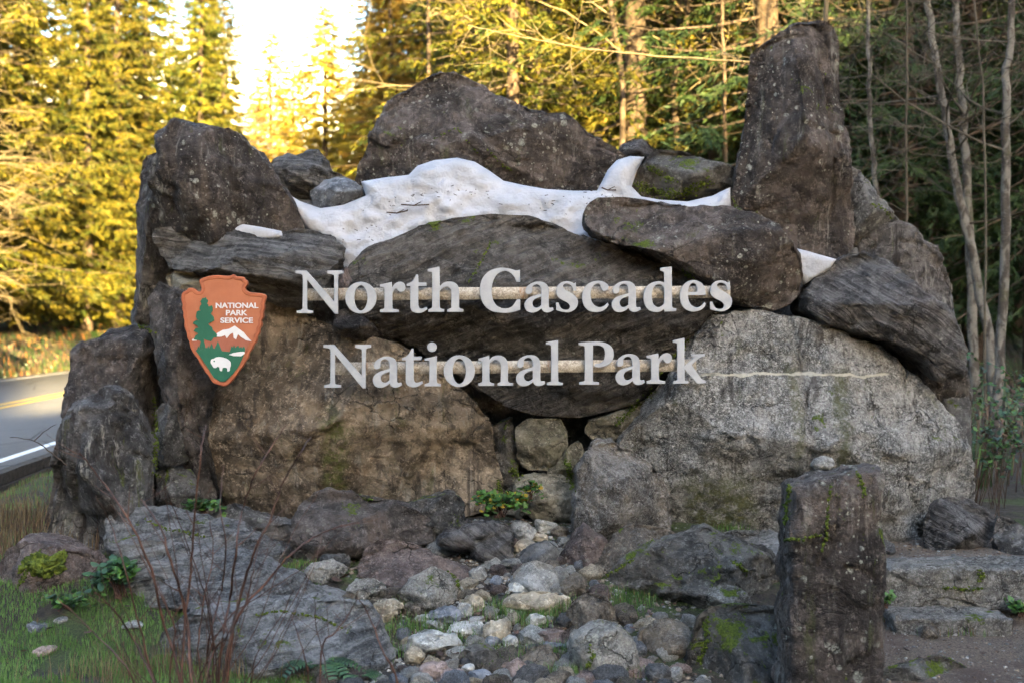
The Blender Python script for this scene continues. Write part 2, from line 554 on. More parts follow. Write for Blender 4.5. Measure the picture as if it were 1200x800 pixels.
M['ochre'] = rock_mat('ochre_brown_rock', (0.100, 0.078, 0.056), (0.265, 0.212, 0.155), stain=(0.17, 0.105, 0.05), stain_a=0.55, lichen=0.3, moss=0.12, mossup=0.3, bump=0.8,
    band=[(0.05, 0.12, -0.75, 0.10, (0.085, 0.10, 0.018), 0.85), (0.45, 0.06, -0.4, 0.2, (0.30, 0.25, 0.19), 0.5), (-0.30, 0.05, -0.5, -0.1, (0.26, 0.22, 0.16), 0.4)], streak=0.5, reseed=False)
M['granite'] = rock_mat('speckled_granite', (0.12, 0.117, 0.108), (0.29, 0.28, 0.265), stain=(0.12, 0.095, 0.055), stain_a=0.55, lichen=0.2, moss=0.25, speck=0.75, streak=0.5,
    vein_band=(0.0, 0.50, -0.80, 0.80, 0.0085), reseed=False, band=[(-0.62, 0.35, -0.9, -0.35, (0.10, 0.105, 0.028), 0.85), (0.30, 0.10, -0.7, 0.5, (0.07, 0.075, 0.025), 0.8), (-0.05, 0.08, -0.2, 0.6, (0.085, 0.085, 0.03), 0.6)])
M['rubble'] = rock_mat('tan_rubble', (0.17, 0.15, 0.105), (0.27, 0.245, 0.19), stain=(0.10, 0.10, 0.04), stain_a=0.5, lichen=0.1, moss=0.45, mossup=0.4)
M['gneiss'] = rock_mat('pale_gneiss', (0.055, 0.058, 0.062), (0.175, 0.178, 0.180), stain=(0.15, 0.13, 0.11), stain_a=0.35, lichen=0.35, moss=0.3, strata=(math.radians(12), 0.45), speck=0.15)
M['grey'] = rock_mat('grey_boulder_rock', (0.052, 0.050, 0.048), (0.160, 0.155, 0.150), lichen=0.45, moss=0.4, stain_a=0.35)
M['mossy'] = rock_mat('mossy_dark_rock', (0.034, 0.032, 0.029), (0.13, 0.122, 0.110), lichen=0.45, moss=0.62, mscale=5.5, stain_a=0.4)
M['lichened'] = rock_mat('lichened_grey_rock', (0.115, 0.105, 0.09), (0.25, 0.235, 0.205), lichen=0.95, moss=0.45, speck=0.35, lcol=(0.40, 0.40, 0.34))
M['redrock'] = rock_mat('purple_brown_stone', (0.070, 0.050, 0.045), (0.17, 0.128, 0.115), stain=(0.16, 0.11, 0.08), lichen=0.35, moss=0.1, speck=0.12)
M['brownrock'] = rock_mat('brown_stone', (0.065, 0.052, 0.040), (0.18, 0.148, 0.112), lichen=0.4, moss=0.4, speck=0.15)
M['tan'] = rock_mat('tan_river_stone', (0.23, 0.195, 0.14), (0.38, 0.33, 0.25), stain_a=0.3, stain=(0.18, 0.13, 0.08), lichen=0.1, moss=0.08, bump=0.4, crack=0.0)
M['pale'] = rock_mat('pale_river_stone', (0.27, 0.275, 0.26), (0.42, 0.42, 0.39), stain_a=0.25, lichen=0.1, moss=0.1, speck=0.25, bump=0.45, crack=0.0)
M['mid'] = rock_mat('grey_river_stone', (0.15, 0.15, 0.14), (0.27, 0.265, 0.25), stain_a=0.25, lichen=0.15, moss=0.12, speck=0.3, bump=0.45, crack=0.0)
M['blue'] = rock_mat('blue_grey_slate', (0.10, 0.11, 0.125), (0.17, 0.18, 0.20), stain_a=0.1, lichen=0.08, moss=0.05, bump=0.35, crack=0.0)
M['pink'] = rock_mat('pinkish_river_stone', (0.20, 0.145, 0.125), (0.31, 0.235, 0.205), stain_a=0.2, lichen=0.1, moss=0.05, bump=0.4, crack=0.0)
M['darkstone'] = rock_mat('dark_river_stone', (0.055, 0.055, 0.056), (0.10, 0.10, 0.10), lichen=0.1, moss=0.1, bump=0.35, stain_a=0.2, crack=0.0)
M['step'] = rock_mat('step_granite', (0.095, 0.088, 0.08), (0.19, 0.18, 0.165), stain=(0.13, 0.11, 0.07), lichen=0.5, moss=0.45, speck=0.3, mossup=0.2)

def snow_mat():
    m, nt, bs = new_mat('old_snow')
    g = NT(nt)
    tc = g.n('ShaderNodeTexCoord'); co = tc.outputs['Object']
    n = g.noise(co, 3.0, 5, 0.6)
    col = g.mix(g.rng(n, 0.35, 0.7), (0.47, 0.48, 0.52), (0.35, 0.365, 0.40))
    sp = g.noise(co, 75, 3, 0.7)
    dirt = g.math('MAXIMUM', g.math('MULTIPLY', g.rng(sp, 0.64, 0.70), g.rng(g.noise(co, 4, 3), 0.42, 0.6)), g.math('MULTIPLY', g.rng(g.noise(g.map(co, (1, 1, 2.5)), 6, 8, 0.75), 0.60, 0.75), 0.4))
    col = g.mix(g.math('MULTIPLY', dirt, 0.7), col, (0.12, 0.09, 0.06))
    g.l(col, bs.inputs['Base Color'])
    bs.inputs['Roughness'].default_value = 0.55
    bs.inputs['Subsurface Weight'].default_value = 0.15
    bs.inputs['Subsurface Radius'].default_value = (0.03, 0.03, 0.03)
    bp = g.n('ShaderNodeBump'); bp.inputs['Distance'].default_value = 0.045
    g.l(g.noise(co, 16, 9, 0.7), bp.inputs['Height']); g.l(bp.outputs[0], bs.inputs['Normal'])
    return m
M['snow'] = snow_mat()
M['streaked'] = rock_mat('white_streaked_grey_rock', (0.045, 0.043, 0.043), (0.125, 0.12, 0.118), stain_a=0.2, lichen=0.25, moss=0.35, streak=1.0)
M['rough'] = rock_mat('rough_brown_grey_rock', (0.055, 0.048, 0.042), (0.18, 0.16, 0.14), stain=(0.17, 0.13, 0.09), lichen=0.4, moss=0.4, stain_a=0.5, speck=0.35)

# ------------------------------------------------------------------ ground
def sstep(a, b, x):
    t = np.clip((x - a) / (b - a), 0, 1)
    return t * t * (3 - 2 * t)
ROAD_K = -0.087
def road_u(x, y): return x - ROAD_K * y
def ground_np(x, y):
    x = np.asarray(x, float); y = np.asarray(y, float)
    z = -0.52 + 0.46 * sstep(7.7, 9.5, y) + 0.14 * sstep(9.4, 10.2, y) * sstep(-2.4, -1.2, x) * sstep(2.2, 1.0, x)
    # steps on the right: flat path below, flat landing above
    r = sstep(2.2, 2.5, x)
    zr = -0.50 + 0.10 * sstep(7.6, 8.5, y) + 0.32 * sstep(8.75, 8.95, y)
    z = z * (1 - r) + zr * r
    z += (0.05 * sstep(10, 13, y)) * r
    u = road_u(x, y)
    lf = sstep(-3.9, -4.6, u)
    z = z * (1 - lf * sstep(9, 11, y)) + (-0.34) * lf * sstep(9, 11, y)
    # beyond the road: bank and rising forest floor
    bk = sstep(-13.4, -16.5, u)
    z = z + bk * 1.45 + np.maximum(0, -16.5 - u) * 0.16 * (u < -13)
    # behind the monument the forest floor climbs
    z = z + np.maximum(0, y - 15) * 0.07 * sstep(-3.5, 1.0, u)
    n = perlin(np.stack([x.ravel() * 1.1, y.ravel() * 1.1, 0 * x.ravel()], 1)).reshape(x.shape)
    n2 = perlin(np.stack([x.ravel() * 4.5, y.ravel() * 4.5, 0 * x.ravel() + 9], 1)).reshape(x.shape)
    rd = sstep(-4.7, -4.4, u) + sstep(-13.2, -13.8, u)
    z += (n * 0.05 + n2 * 0.018) * np.clip(rd, 0, 1)
    road = (u < -4.72) & (u > -13.3)
    z = np.where(road, -0.30, z)
    return z
def gz(x, y): return float(ground_np(np.array([x]), np.array([y]))[0])
def on_ground(px, py):
    """where the ray of photo pixel (px,py) meets the ground"""
    lo = None
    Y = np.arange(6.2, 60, 0.02)
    X = (px - 600) / F * Y
    Z = CAM_Z - (py - HOR) / F * Y
    G = ground_np(X, Y)
    i = np.argmax(Z < G)
    return Vector((X[i], Y[i], G[i]))

def ground_mat():
    m, nt, bs = new_mat('ground_soil')
    g = NT(nt)
    tc = g.n('ShaderNodeTexCoord'); co = tc.outputs['Object']
    n1 = g.noise(co, 1.3, 8, 0.65); n2 = g.noise(co, 14, 6, 0.7); n3 = g.noise(co, 70, 4, 0.75)
    col = g.mix(g.rng(n2, 0.35, 0.65), (0.024, 0.018, 0.013), (0.060, 0.046, 0.033))
    col = g.mix(g.rng(n3, 0.55, 0.75), col, (0.11, 0.09, 0.065))
    col = g.mix(g.rng(n1, 0.48, 0.58), col, g.mix(g.rng(n3, 0.4, 0.6), (0.035, 0.05, 0.012), (0.07, 0.10, 0.025)))
    # worn gravel path on the right
    sp = g.n('ShaderNodeSeparateXYZ'); g.l(co, sp.inputs[0])
    pm = g.math('MULTIPLY', g.rng(sp.outputs[0], 1.9, 2.3), g.rng(sp.outputs[1], 11.0, 10.2))
    gr = g.mix(g.rng(n3, 0.35, 0.65), (0.080, 0.056, 0.042), (0.21, 0.165, 0.125))
    gr = g.mix(g.rng(g.noise(co, 3, 4), 0.45, 0.65, 0, 0.8), gr, (0.075, 0.045, 0.034))
    col = g.mix(pm, col, gr)
    g.l(col, bs.inputs['Base Color']); bs.inputs['Roughness'].default_value = 0.9
    bp = g.n('ShaderNodeBump'); bp.inputs['Distance'].default_value = 0.05
    g.l(g.math('ADD', g.noise(co, 45, 6, 0.8), n2), bp.inputs['Height']); g.l(bp.outputs[0], bs.inputs['Normal'])
    return m
M['ground'] = ground_mat()

def axis(segs):
    a = []
    for (s, e, st) in segs: a += list(np.arange(s, e, st))
    return np.array(a + [segs[-1][1]])
gx = axis([(-400, -60, 20), (-60, -20, 2.0), (-20, -6, 0.35), (-6, 6, 0.06), (6, 20, 0.5), (20, 60, 3), (60, 400, 20)])
gy = axis([(-12, 5, 2), (5, 13, 0.06), (13, 30, 0.3), (30, 90, 1.5), (90, 700, 15)])
GX, GY = np.meshgrid(gx, gy, indexing='ij')
GZ = ground_np(GX, GY)
nx_, ny_ = GX.shape
ii = (np.arange(nx_ - 1)[:, None] * ny_ + np.arange(ny_ - 1)[None]).ravel()
gme = mesh_np('ground', np.stack([GX.ravel(), GY.ravel(), GZ.ravel()], 1), np.stack([ii, ii + ny_, ii + ny_ + 1, ii + 1], 1), mats=[M['ground']])
tag(link('ground', gme), kind='structure')

# road: asphalt sheet with a deck edge, two edge lines and a double yellow line
def asphalt():
    m, nt, bs = new_mat('asphalt')
    g = NT(nt)
    tc = g.n('ShaderNodeTexCoord'); co = tc.outputs['Object']
    n = g.noise(co, 60, 5, 0.8); n2 = g.noise(g.map(co, (1, 0.15, 1)), 1.6, 4, 0.6)
    col = g.mix(g.rng(n, 0.35, 0.7), (0.085, 0.085, 0.088), (0.17, 0.17, 0.17))
    col = g.mix(g.rng(n2, 0.4, 0.65, 0, 0.5), col, (0.15, 0.148, 0.145))
    cv = g.vor(g.map(co, (1, .35, 1)), .5, feature='DISTANCE_TO_EDGE')
    col = g.mix(g.math('MULTIPLY', g.rng(cv, .012, .004), g.rng(n2, .4, .6)), col, (0.02, 0.02, 0.02))
    col = g.mix(g.rng(g.noise(co, 7, 4), .5, .75, 0, .5), col, (0.07, 0.068, 0.065))
    g.l(col, bs.inputs['Base Color']); bs.inputs['Roughness'].default_value = 0.62
    bp = g.n('ShaderNodeBump'); bp.inputs['Distance'].default_value = 0.006
    g.l(n, bp.inputs['Height']); g.l(bp.outputs[0], bs.inputs['Normal'])
    return m
M['asphalt'] = asphalt()
M['white_paint'] = plain_mat('white_road_paint', (0.62, 0.62, 0.60), (0.78, 0.78, 0.76), 30, 0.6)
M['yellow_paint'] = plain_mat('yellow_road_paint', (0.60, 0.38, 0.03), (0.72, 0.47, 0.05), 30, 0.6)
def strip(name, u0, u1, z, mat, depth=0.0, y0=3.0, y1=420.0, kind='structure'):
    V, Fc = [], []
    ys = [y0 + (y1 - y0) * (i / 24) ** 2 for i in range(25)]
    for y in ys:
        for u in (u0, u1):
            V.append((u + ROAD_K * y, y, z))
    for i in range(24): Fc.append((2 * i, 2 * i + 1, 2 * i + 3, 2 * i + 2))
    if depth:
        n = len(V)
        V += [(a, b, c - depth) for a, b, c in V]
        for i in range(24): Fc.append((2 * i + 1, n + 2 * i + 1, n + 2 * i + 3, 2 * i + 3)); Fc.append((2 * i, 2 * i + 2, n + 2 * i + 2, n + 2 * i))
    o = link(name, mesh_np(name, V, Fc, smooth=False, mats=[mat]))
    o['kind'] = kind
    return o
RZ = -0.08
strip('road', -13.5, -4.80, RZ, M['asphalt'], depth=0.20)
strip('road_marking', -5.16, -5.02, RZ + 0.004, M['white_paint'])
strip('road_marking', -12.97, -12.83, RZ + 0.004, M['white_paint'])
strip('road_marking', -8.56, -8.44, RZ + 0.004, M['yellow_paint'])
strip('road_marking', -8.94, -8.82, RZ + 0.004, M['yellow_paint'])

# unseen hillside added behind the viewer, skyline shaped to shade the place, and the valley walls ahead
M['forest_hill'] = plain_mat('forested_hill', (0.018, 0.028, 0.010), (0.040, 0.055, 0.018), 0.25, 0.95, bump=1.5, detail=8)
def ridge(name, pts, mat, back=60, nse=1.0, sub=6):
    """pts: (x, y, base z, top z); a hill body with a ragged skyline"""
    P = []
    for a, b in zip(pts[:-1], pts[1:]):
        for i in range(sub):
            t = i / sub
            P.append([a[k] + (b[k] - a[k]) * t for k in range(4)])
    P.append(list(pts[-1]))
    V, Fc = [], []
    K = 8
    for i, (x, y, zb, zt) in enumerate(P):
        top = zt + nse * (random.random() - 0.5) * 2
        for j in range(K):
            t = j / (K - 1)
            r = math.sin(t * PI)
            V.append((x, y + (t - 0.5) * back, zb + (top - zb) * (r ** 0.8) + (nse * random.uniform(-1, 1) if 0 < j < K - 1 else 0) * (0.4 if j != K // 2 else 0)))
    for i in range(len(P) - 1):
        for j in range(K - 1):
            a = i * K + j
            Fc.append((a, a + K, a + K + 1, a + 1))
    o = link(name, mesh_np(name, V, Fc, mats=[mat]))
    o['kind'] = 'structure'
    return o
HB = -100.0
ridge('hills', [(-420, HB, -2, 46), (-200, HB, -2, 49), (-60, HB, -2, 48), (10, HB, -2, 48), (23.8, HB, -2, 47), (25.6, HB, -2, 44), (26.6, HB, -2, 34.0), (31, HB, -2, 36.0), (38, HB, -2, 37.4), (44, HB, -2, 41.5), (50, HB, -2, 47), (60, HB, -2, 52), (90, HB, -2, 56), (260, HB, -2, 58), (420, HB, -2, 45)], M['forest_hill'], back=50, nse=0.5, sub=3)  # added shade caster, out of the camera's view

# ------------------------------------------------------------------ the stacked boulders of the monument
D = math.radians
boulder('boulder', [(167,190),(172,183),(183,179),(200,185),(215,230),(215,300),(205,380),(180,386),(163,380),(162,340),(165,260)], 10.85, .35, .5, M['dark_streak'],
    'narrow dark slab standing behind the upper left boulder, at the far left of the stack', seed=1)
boulder('boulder', [(181,272),(181,235),(182,203),(189,176),(190,163),(203,149),(205,141),(217,140),(230,146),(247,147),(268,150),(277,153),(287,162),(293,171),(305,178),(313,191),(333,221),(347,244),(358,268),(330,290),(260,296),(200,290)],
    10.5, .5, .55, M['purple'], 'tall brown boulder with a jagged top at the upper left, above the arrowhead emblem', seed=2, chunk=.04,
    grooves=[([(215,160),(222,200),(215,250)], .05, .05), ([(272,160),(278,210),(290,260)], .04, .05)])
boulder('boulder', [(178,277),(181,268),(205,265),(240,265),(270,268),(290,275),(305,276),(330,271),(355,268),(372,271),(390,280),(406,291),(402,306),(396,320),(388,345),(370,358),(350,364),(333,360),(313,350),(290,338),(265,330),(240,324),(215,319),(198,313),(187,295)],
    10.3, .45, .6, M['strata_l'], 'dark thinly layered slab lying over the top of the arrowhead emblem', seed=3, strata=(D(-12), .028), chunk=.03, cen=(300,308), amp=.012)
boulder('boulder', [(194,325),(205,318),(225,318),(242,330),(244,345),(225,350),(200,344)], 10.25, .2, .3, M['rubble'], 'small mossy brown stone wedged against the upper left edge of the emblem', seed=4, res=2.5)
boulder('boulder', [(180,345),(188,330),(200,334),(225,342),(262,345),(262,420),(246,480),(245,540),(262,600),(240,606),(225,560),(204,505),(192,450),(183,400)], 10.25, .4, .5, M['dark'],
    'tall dark slab behind the left half of the emblem', seed=5, chunk=.05, cen=(222,430))
F_OUT = [(240,345),(262,330),(300,340),(330,352),(353,368),(400,384),(440,390),(470,402),(500,422),(545,458),(572,487),(580,530),(590,560),(592,592),(520,612),(420,618),(330,618),(262,604),(252,575),(240,535),(233,490),(230,440)]
boulder('boulder', F_OUT, 10.4, .52, .5, M['ochre'], 'big ochre brown boulder with a green stain, low down between the emblem and the middle', seed=6, chunk=.022, amp=.012, facets=10, p=4.5, res=3.4,
    grooves=[([(300,520),(330,490),(352,520)], .012, .02), ([(500,430),(505,500),(520,560)], .015, .03), ([(380,400),(372,450),(400,520)], .012, .02)])
boulder('boulder', [(405,335),(410,320),(430,299),(455,282),(490,266),(530,256),(575,251),(620,253),(650,262),(680,276),(720,292),(770,306),(800,317),(825,335),(840,350),(836,366),(820,386),(790,412),(772,440),(755,465),(720,480),(680,489),(630,487),(590,475),(560,455),(530,435),(495,414),(450,392),(420,377),(405,360)],
    10.35, .44, .7, M['strata_d'], 'wide dark oval boulder behind the lettering, in the centre of the stack', seed=7, strata=(D(18), .018), chunk=.02, amp=.012, p=4.0, res=3.4, planes=[(620,360,.40,.0,.05)],
    grooves=[([(575,282),(560,310),(548,335)], .012, .03)])
boulder('boulder', [(402,312),(412,316),(414,330),(410,345),(400,350),(396,338)], 10.2, .12, .2, M['redrock'], 'small pale reddish stone wedged beside the first letters of the upper line', seed=8, res=2.5)
boulder('boulder', [(394,366),(410,362),(430,372),(450,392),(470,404),(440,402),(405,396),(392,384)], 10.3, .25, .3, M['dark'], 'dark wedge stone between the oval boulder and the ochre boulder', seed=9, res=2.5)
boulder('boulder', [(683,250),(690,238),(700,232),(730,231),(770,236),(810,243),(850,245),(880,250),(905,265),(925,283),(937,300),(941,325),(938,345),(925,358),(905,366),(880,364),(850,352),(830,335),(800,319),(760,301),(720,288),(695,277),(686,265)],
    10.25, .42, .6, M['purple'], 'rounded purple brown boulder lying aslant above the right end of the upper line of lettering', seed=10, chunk=.022, cen=(830,300), p=3.8, planes=[(870,300,.36,0,0),(790,255,.30,0,-2.0)])
boulder('boulder', [(415,214),(420,197),(433,167),(450,133),(462,112),(480,103),(500,92),(517,86),(533,86),(547,92),(567,103),(578,115),(600,122),(627,130),(640,133),(660,132),(670,137),(683,150),(700,162),(720,173),(735,184),(730,205),(708,222),(665,236),(600,250),(520,250),(440,240)],
    11.45, .45, .8, M['purple'], 'broad peaked boulder spotted with lichen on top of the stack, behind the snow', seed=12, chunk=.03, res=3.4, planes=[(560,130,.30,.1,-.6),(660,165,.28,-.2,-.9),(480,150,.32,.5,-.3)],
    grooves=[([(533,120),(560,160),(600,190)], .04, .05)])
boulder('boulder', [(312,196),(320,188),(343,182),(370,178),(380,186),(388,198),(402,205),(405,225),(395,240),(350,240),(325,228)], 11.1, .3, .4, M['strata_l'],
    'dark layered rock on the skyline just right of the upper left boulder', seed=13, strata=(D(-28), .03), res=2.5)
boulder('boulder', [(365,225),(382,212),(402,206),(420,215),(430,228),(420,242),(395,248),(368,244)], 10.9, .25, .3, M['blue'], 'low blue grey rock at the left edge of the snow, under the skyline rock', seed=14, res=2.5)
boulder('boulder', [(740,218),(748,200),(757,187),(767,175),(800,178),(820,183),(840,192),(864,201),(866,225),(840,240),(800,243),(765,238),(742,228)], 11.12, .3, .5, M['mossy'],
    'mossy dark boulder behind the snow, left of the tall pillar', seed=15, res=2.6)
boulder('boulder', [(722,182),(728,169),(742,163),(757,165),(768,176),(760,195),(735,198)], 11.6, .2, .3, M['dark'], 'small dark rock peeping out between the peaked boulder and the mossy boulder', seed=16, res=2.5)
boulder('boulder', [(854,240),(860,217),(867,187),(872,150),(875,117),(877,90),(879,67),(883,60),(900,47),(923,30),(943,23),(963,23),(977,33),(983,50),(983,100),(987,143),(992,183),(997,233),(1002,270),(1000,292),(985,304),(950,300),(925,292),(890,275),(862,262)],
    10.75, .42, .45, M['purple'], 'tall purple brown pillar stone standing upright on top of the stack', seed=17, chunk=.02, amp=.012, p=4, res=2.8, cen=(932,170),
    grooves=[([(880,65),(910,50),(938,46)], .02, .04), ([(930,152),(975,160),(978,190)], .015, .04), ([(960,80),(968,140),(975,260)], .03, .05)])
boulder('boulder', [(975,230),(985,200),(995,196),(1003,200),(1013,211),(1020,227),(1034,241),(1050,260),(1066,272),(1040,300),(1000,300),(978,280)], 11.0, .3, .4, M['grey'],
    'grey rock directly behind the foot of the tall pillar, on its right', seed=18, res=2.5)
boulder('boulder', [(1005,290),(1020,262),(1040,264),(1066,266),(1074,272),(1078,285),(1096,290),(1103,305),(1111,333),(1116,370),(1122,420),(1132,445),(1134,500),(1120,560),(1080,540),(1040,420),(1010,340)], 10.85, .35, .5, M['dark_streak'],
    'tall brown slab closing the right end of the stack, behind the slanting grey boulder', seed=19, chunk=.05, cen=(1075,400), grooves=[([(1072,275),(1068,330)], .02, .03)])
boulder('boulder', [(933,364),(938,345),(950,327),(973,310),(990,300),(1013,296),(1030,304),(1053,320),(1073,340),(1095,358),(1110,377),(1120,400),(1125,427),(1122,443),(1090,442),(1077,424),(1053,412),(1030,401),(1000,395),(980,385),(957,377)],
    10.3, .45, .6, M['strata_r'], 'dark grey boulder slanting down to the right, resting on the granite boulder', seed=20, strata=(D(-32), .02), chunk=.035, cen=(1040,360))
GR = [(716,560),(722,515),(745,482),(770,452),(795,410),(813,382),(833,367),(867,360),(890,362),(917,370),(950,377),(983,388),(1000,398),(1030,405),(1047,417),(1063,434),(1077,442),(1090,462),(1113,488),(1128,508),(1136,540),(1140,590),(1120,640),(1040,652),(900,660),(770,655),(722,620)]
boulder('boulder', GR, 10.35, .62, .6, M['granite'], 'huge pale speckled granite boulder with a thin quartz vein, at the lower right', seed=21, chunk=.018, amp=.015, p=3.6, res=3.2, cen=(925,510), facets=7,
    planes=[(920,400,.30,.0,-.42), (1090,500,.28,-.5,0), (880,430,.42,0,-.5)],
    grooves=[([(917,372),(925,430),(932,520),(950,600)], .035, .06), ([(870,470),(885,490),(880,510)], .05, .05), ([(990,520),(1040,540),(1060,590)], .04, .05)])
boulder('boulder', [(1085,470),(1092,444),(1120,441),(1132,446),(1134,480),(1138,560),(1130,600),(1105,560)], 10.75, .3, .3, M['grey'], 'grey slab edge at the far lower right of the stack', seed=22, res=2.6)
boulder('boulder', [(668,625),(670,595),(674,545),(684,528),(698,517),(718,516),(742,528),(765,545),(782,572),(788,600),(786,628),(740,648),(700,645)], 9.75, .35, .5, M['rough'],
    'rough squarish grey brown boulder leaning against the left foot of the granite boulder', seed=23, chunk=.06, p=2.6, cen=(722,580), planes=[(700,535,.15,-.6,-1.6)])
boulder('boulder', [(604,500),(618,490),(655,490),(664,505),(668,540),(655,552),(620,550),(606,538)], 10.35, .2, .3, M['rubble'], 'squarish pale tan stone in the dark gap below the oval boulder', seed=24, res=2.4)
boulder('boulder', [(600,562),(625,553),(660,558),(684,572),(690,600),(665,612),(625,610),(604,590)], 10.15, .2, .3, M['rubble'], 'flat tan stone at the bottom of the gap, below the squarish pale stone', seed=25, res=2.4)
boulder('boulder', [(640,556),(668,520),(680,516),(690,540),(684,570),(655,568)], 10.3, .16, .3, M['rubble'], 'mossy tan stone squeezed in on the right of the gap', seed=26, res=2.4)
boulder('boulder', [(575,500),(600,488),(610,520),(606,575),(590,585),(578,540)], 10.5, .15, .3, M['mossy'], 'mossy dark stone on the left side of the gap', seed=27, res=2.4)
boulder('boulder', [(690,492),(722,482),(760,466),(752,480),(728,508),(716,520),(696,518),(684,505)], 10.4, .15, .3, M['rubble'], 'tan stone tucked under the right end of the oval boulder', seed=28, res=2.4)
boulder('boulder', [(80,500),(83,458),(88,430),(90,406),(96,402),(123,393),(128,387),(143,383),(161,381),(176,383),(180,391),(182,413),(179,453),(178,489),(176,520),(176,600),(150,640),(90,645),(46,640),(58,590),(66,545)],
    10.55, .42, .5, M['dark'], 'dark squared boulder at the left end of the stack, beside the road', seed=29, chunk=.035, cen=(125,500), planes=[(135,405,.30,0,-1.8)], grooves=[([(122,430),(125,450),(135,470)], .012, .03)])
boulder('boulder', [(84,480),(95,467),(112,459),(128,456),(143,460),(152,467),(158,479),(164,498),(171,515),(177,529),(179,548),(181,580),(182,612),(168,640),(130,650),(85,650),(50,642),(58,612),(72,562),(80,515)],
    9.5, .38, .4, M['streaked'], 'round topped boulder streaked with white, in front of the left end of the stack', seed=30, chunk=.04, cen=(122,545), planes=[(120,475,.22,0,-1.6)],
    grooves=[([(85,484),(120,480),(155,482)], .015, .03), ([(110,500),(100,560),(95,620)], .03, .05), ([(145,500),(150,560),(140,620)], .03, .05), ([(165,530),(178,540)], .02, .05)])
boulder('boulder', [(182,480),(197,471),(207,480),(214,500),(220,520),(222,538),(208,547),(190,547),(184,524)], 10.05, .2, .3, M['grey'], 'pale grey stone set upright between the left end boulder and the dark slab', seed=31, res=2.4, chunk=.05)
boulder('boulder', [(183,552),(200,548),(222,550),(234,570),(238,596),(222,606),(186,604)], 10.0, .2, .3, M['grey'], 'squat grey stone beneath the upright pale grey stone', seed=32, res=2.4)
# dark mass added behind the boulders, standing in for shade in the gaps
boulder('dark_gap_fill', [(172,300),(230,260),(330,240),(430,240),(560,250),(700,235),(850,240),(960,290),(1060,300),(1100,340),(1118,430),(1122,540),(1115,640),(700,660),(300,650),(120,640),(110,500),(175,400)], 11.2, .35, .5, M['darkstone'],
    'added dark mass standing for the shade in the gaps between the boulders', cat='gap fill', seed=33, res=12, p=6, facets=0)

# ------------------------------------------------------------------ the sign: letters on rails and the arrowhead emblem
M['letter'] = plain_mat('letter_paint', (0.25, 0.265, 0.29), (0.315, 0.33, 0.355), 9, 0.45, bump=0.001, spec=0.5)
def rail_mat():
    m, nt, bs = new_mat('weathered_rail')
    g = NT(nt); tc = g.n('ShaderNodeTexCoord'); co = tc.outputs['Object']
    a = g.noise(g.map(co, (1, 1, 1), (0, 0.8, 0)), 40, 7, 0.8, 1.0)
    b = g.noise(g.map(co, (1, 1, 0.3)), 5, 6, 0.7)
    col = g.mix(g.rng(a, 0.38, 0.62), (0.22, 0.185, 0.145), (0.52, 0.47, 0.39))
    col = g.mix(g.rng(b, 0.58, 0.70, 0, 0.8), col, (0.30, 0.15, 0.06))
    col = g.mix(g.rng(b, 0.45, 0.3, 0, 0.5), col, (0.50, 0.46, 0.38))
    g.l(col, bs.inputs['Base Color']); bs.inputs['Roughness'].default_value = 0.7
    bp = g.n('ShaderNodeBump'); bp.inputs['Distance'].default_value = 0.008
    g.l(a, bp.inputs['Height']); g.l(bp.outputs[0], bs.inputs['Normal'])
    return m
M['rail'] = rail_mat()

def smooth_poly(pts, n=7):
    """points (x,y) are smooth, (x,y,1) are corners"""
    out = []
    N = len(pts)
    if not any(len(p) > 2 for p in pts): cornered = False
    P = [Vector((p[0], p[1])) for p in pts]
    C = [len(p) > 2 for p in pts]
    for i in range(N):
        a, b = P[i], P[(i + 1) % N]
        if C[i] and C[(i + 1) % N]:
            out.append(a); continue
        pa = P[i - 1] if not C[i] else a - (b - a) * 0.0
        pb = P[(i + 2) % N] if not C[(i + 1) % N] else b
        ta = (b - P[i - 1]) * 0.5 if not C[i] else (b - a)
        tb = (P[(i + 2) % N] - a) * 0.5 if not C[(i + 1) % N] else (b - a)
        L = (b - a).length
        if ta.length > L * 1.2: ta = ta.normalized() * L * 1.2
        if tb.length > L * 1.2: tb = tb.normalized() * L * 1.2
        for k in range(n):
            t = k / n
            h1, h2, h3, h4 = 2*t**3 - 3*t*t + 1, t**3 - 2*t*t + t, -2*t**3 + 3*t*t, t**3 - t*t
            out.append(a * h1 + ta * h2 + b * h3 + tb * h4)
    return out
def ell(cx, cy, rx, ry, n=40):
    return [Vector((cx + rx * math.cos(2 * PI * i / n), cy + ry * math.sin(2 * PI * i / n))) for i in range(n)]

def plate(name, loops, s, mat, thick, bevel, loc, parent, mesh_only=False):
    """loops of 2D points (x right, y up, in metres after scaling by s) -> a solid plate in the XZ plane"""
    cu = bpy.data.curves.new(name, 'CURVE')
    cu.dimensions = '2D'
    cu.fill_mode = 'BOTH'
    for lp in loops:
        sp = cu.splines.new('POLY')
        sp.points.add(len(lp) - 1)
        for q, v in zip(sp.points, lp): q.co = (v[0] * s, v[1] * s, 0, 1)
        sp.use_cyclic_u = True
    cu.extrude = thick / 2 - bevel
    cu.bevel_depth = bevel
    cu.bevel_resolution = 1
    t = bpy.data.objects.new(name, cu)
    COL.objects.link(t)
    me = bpy.data.meshes.new_from_object(t.evaluated_get(bpy.context.evaluated_depsgraph_get()))
    bpy.data.objects.remove(t)
    bpy.data.curves.remove(cu)
    me.transform(Matrix.Rotation(PI / 2, 4, 'X'))
    me.name = name
    me.materials.clear(); me.materials.append(mat)
    if mesh_only: return me
    return link(name, me, parent=parent, loc=loc)

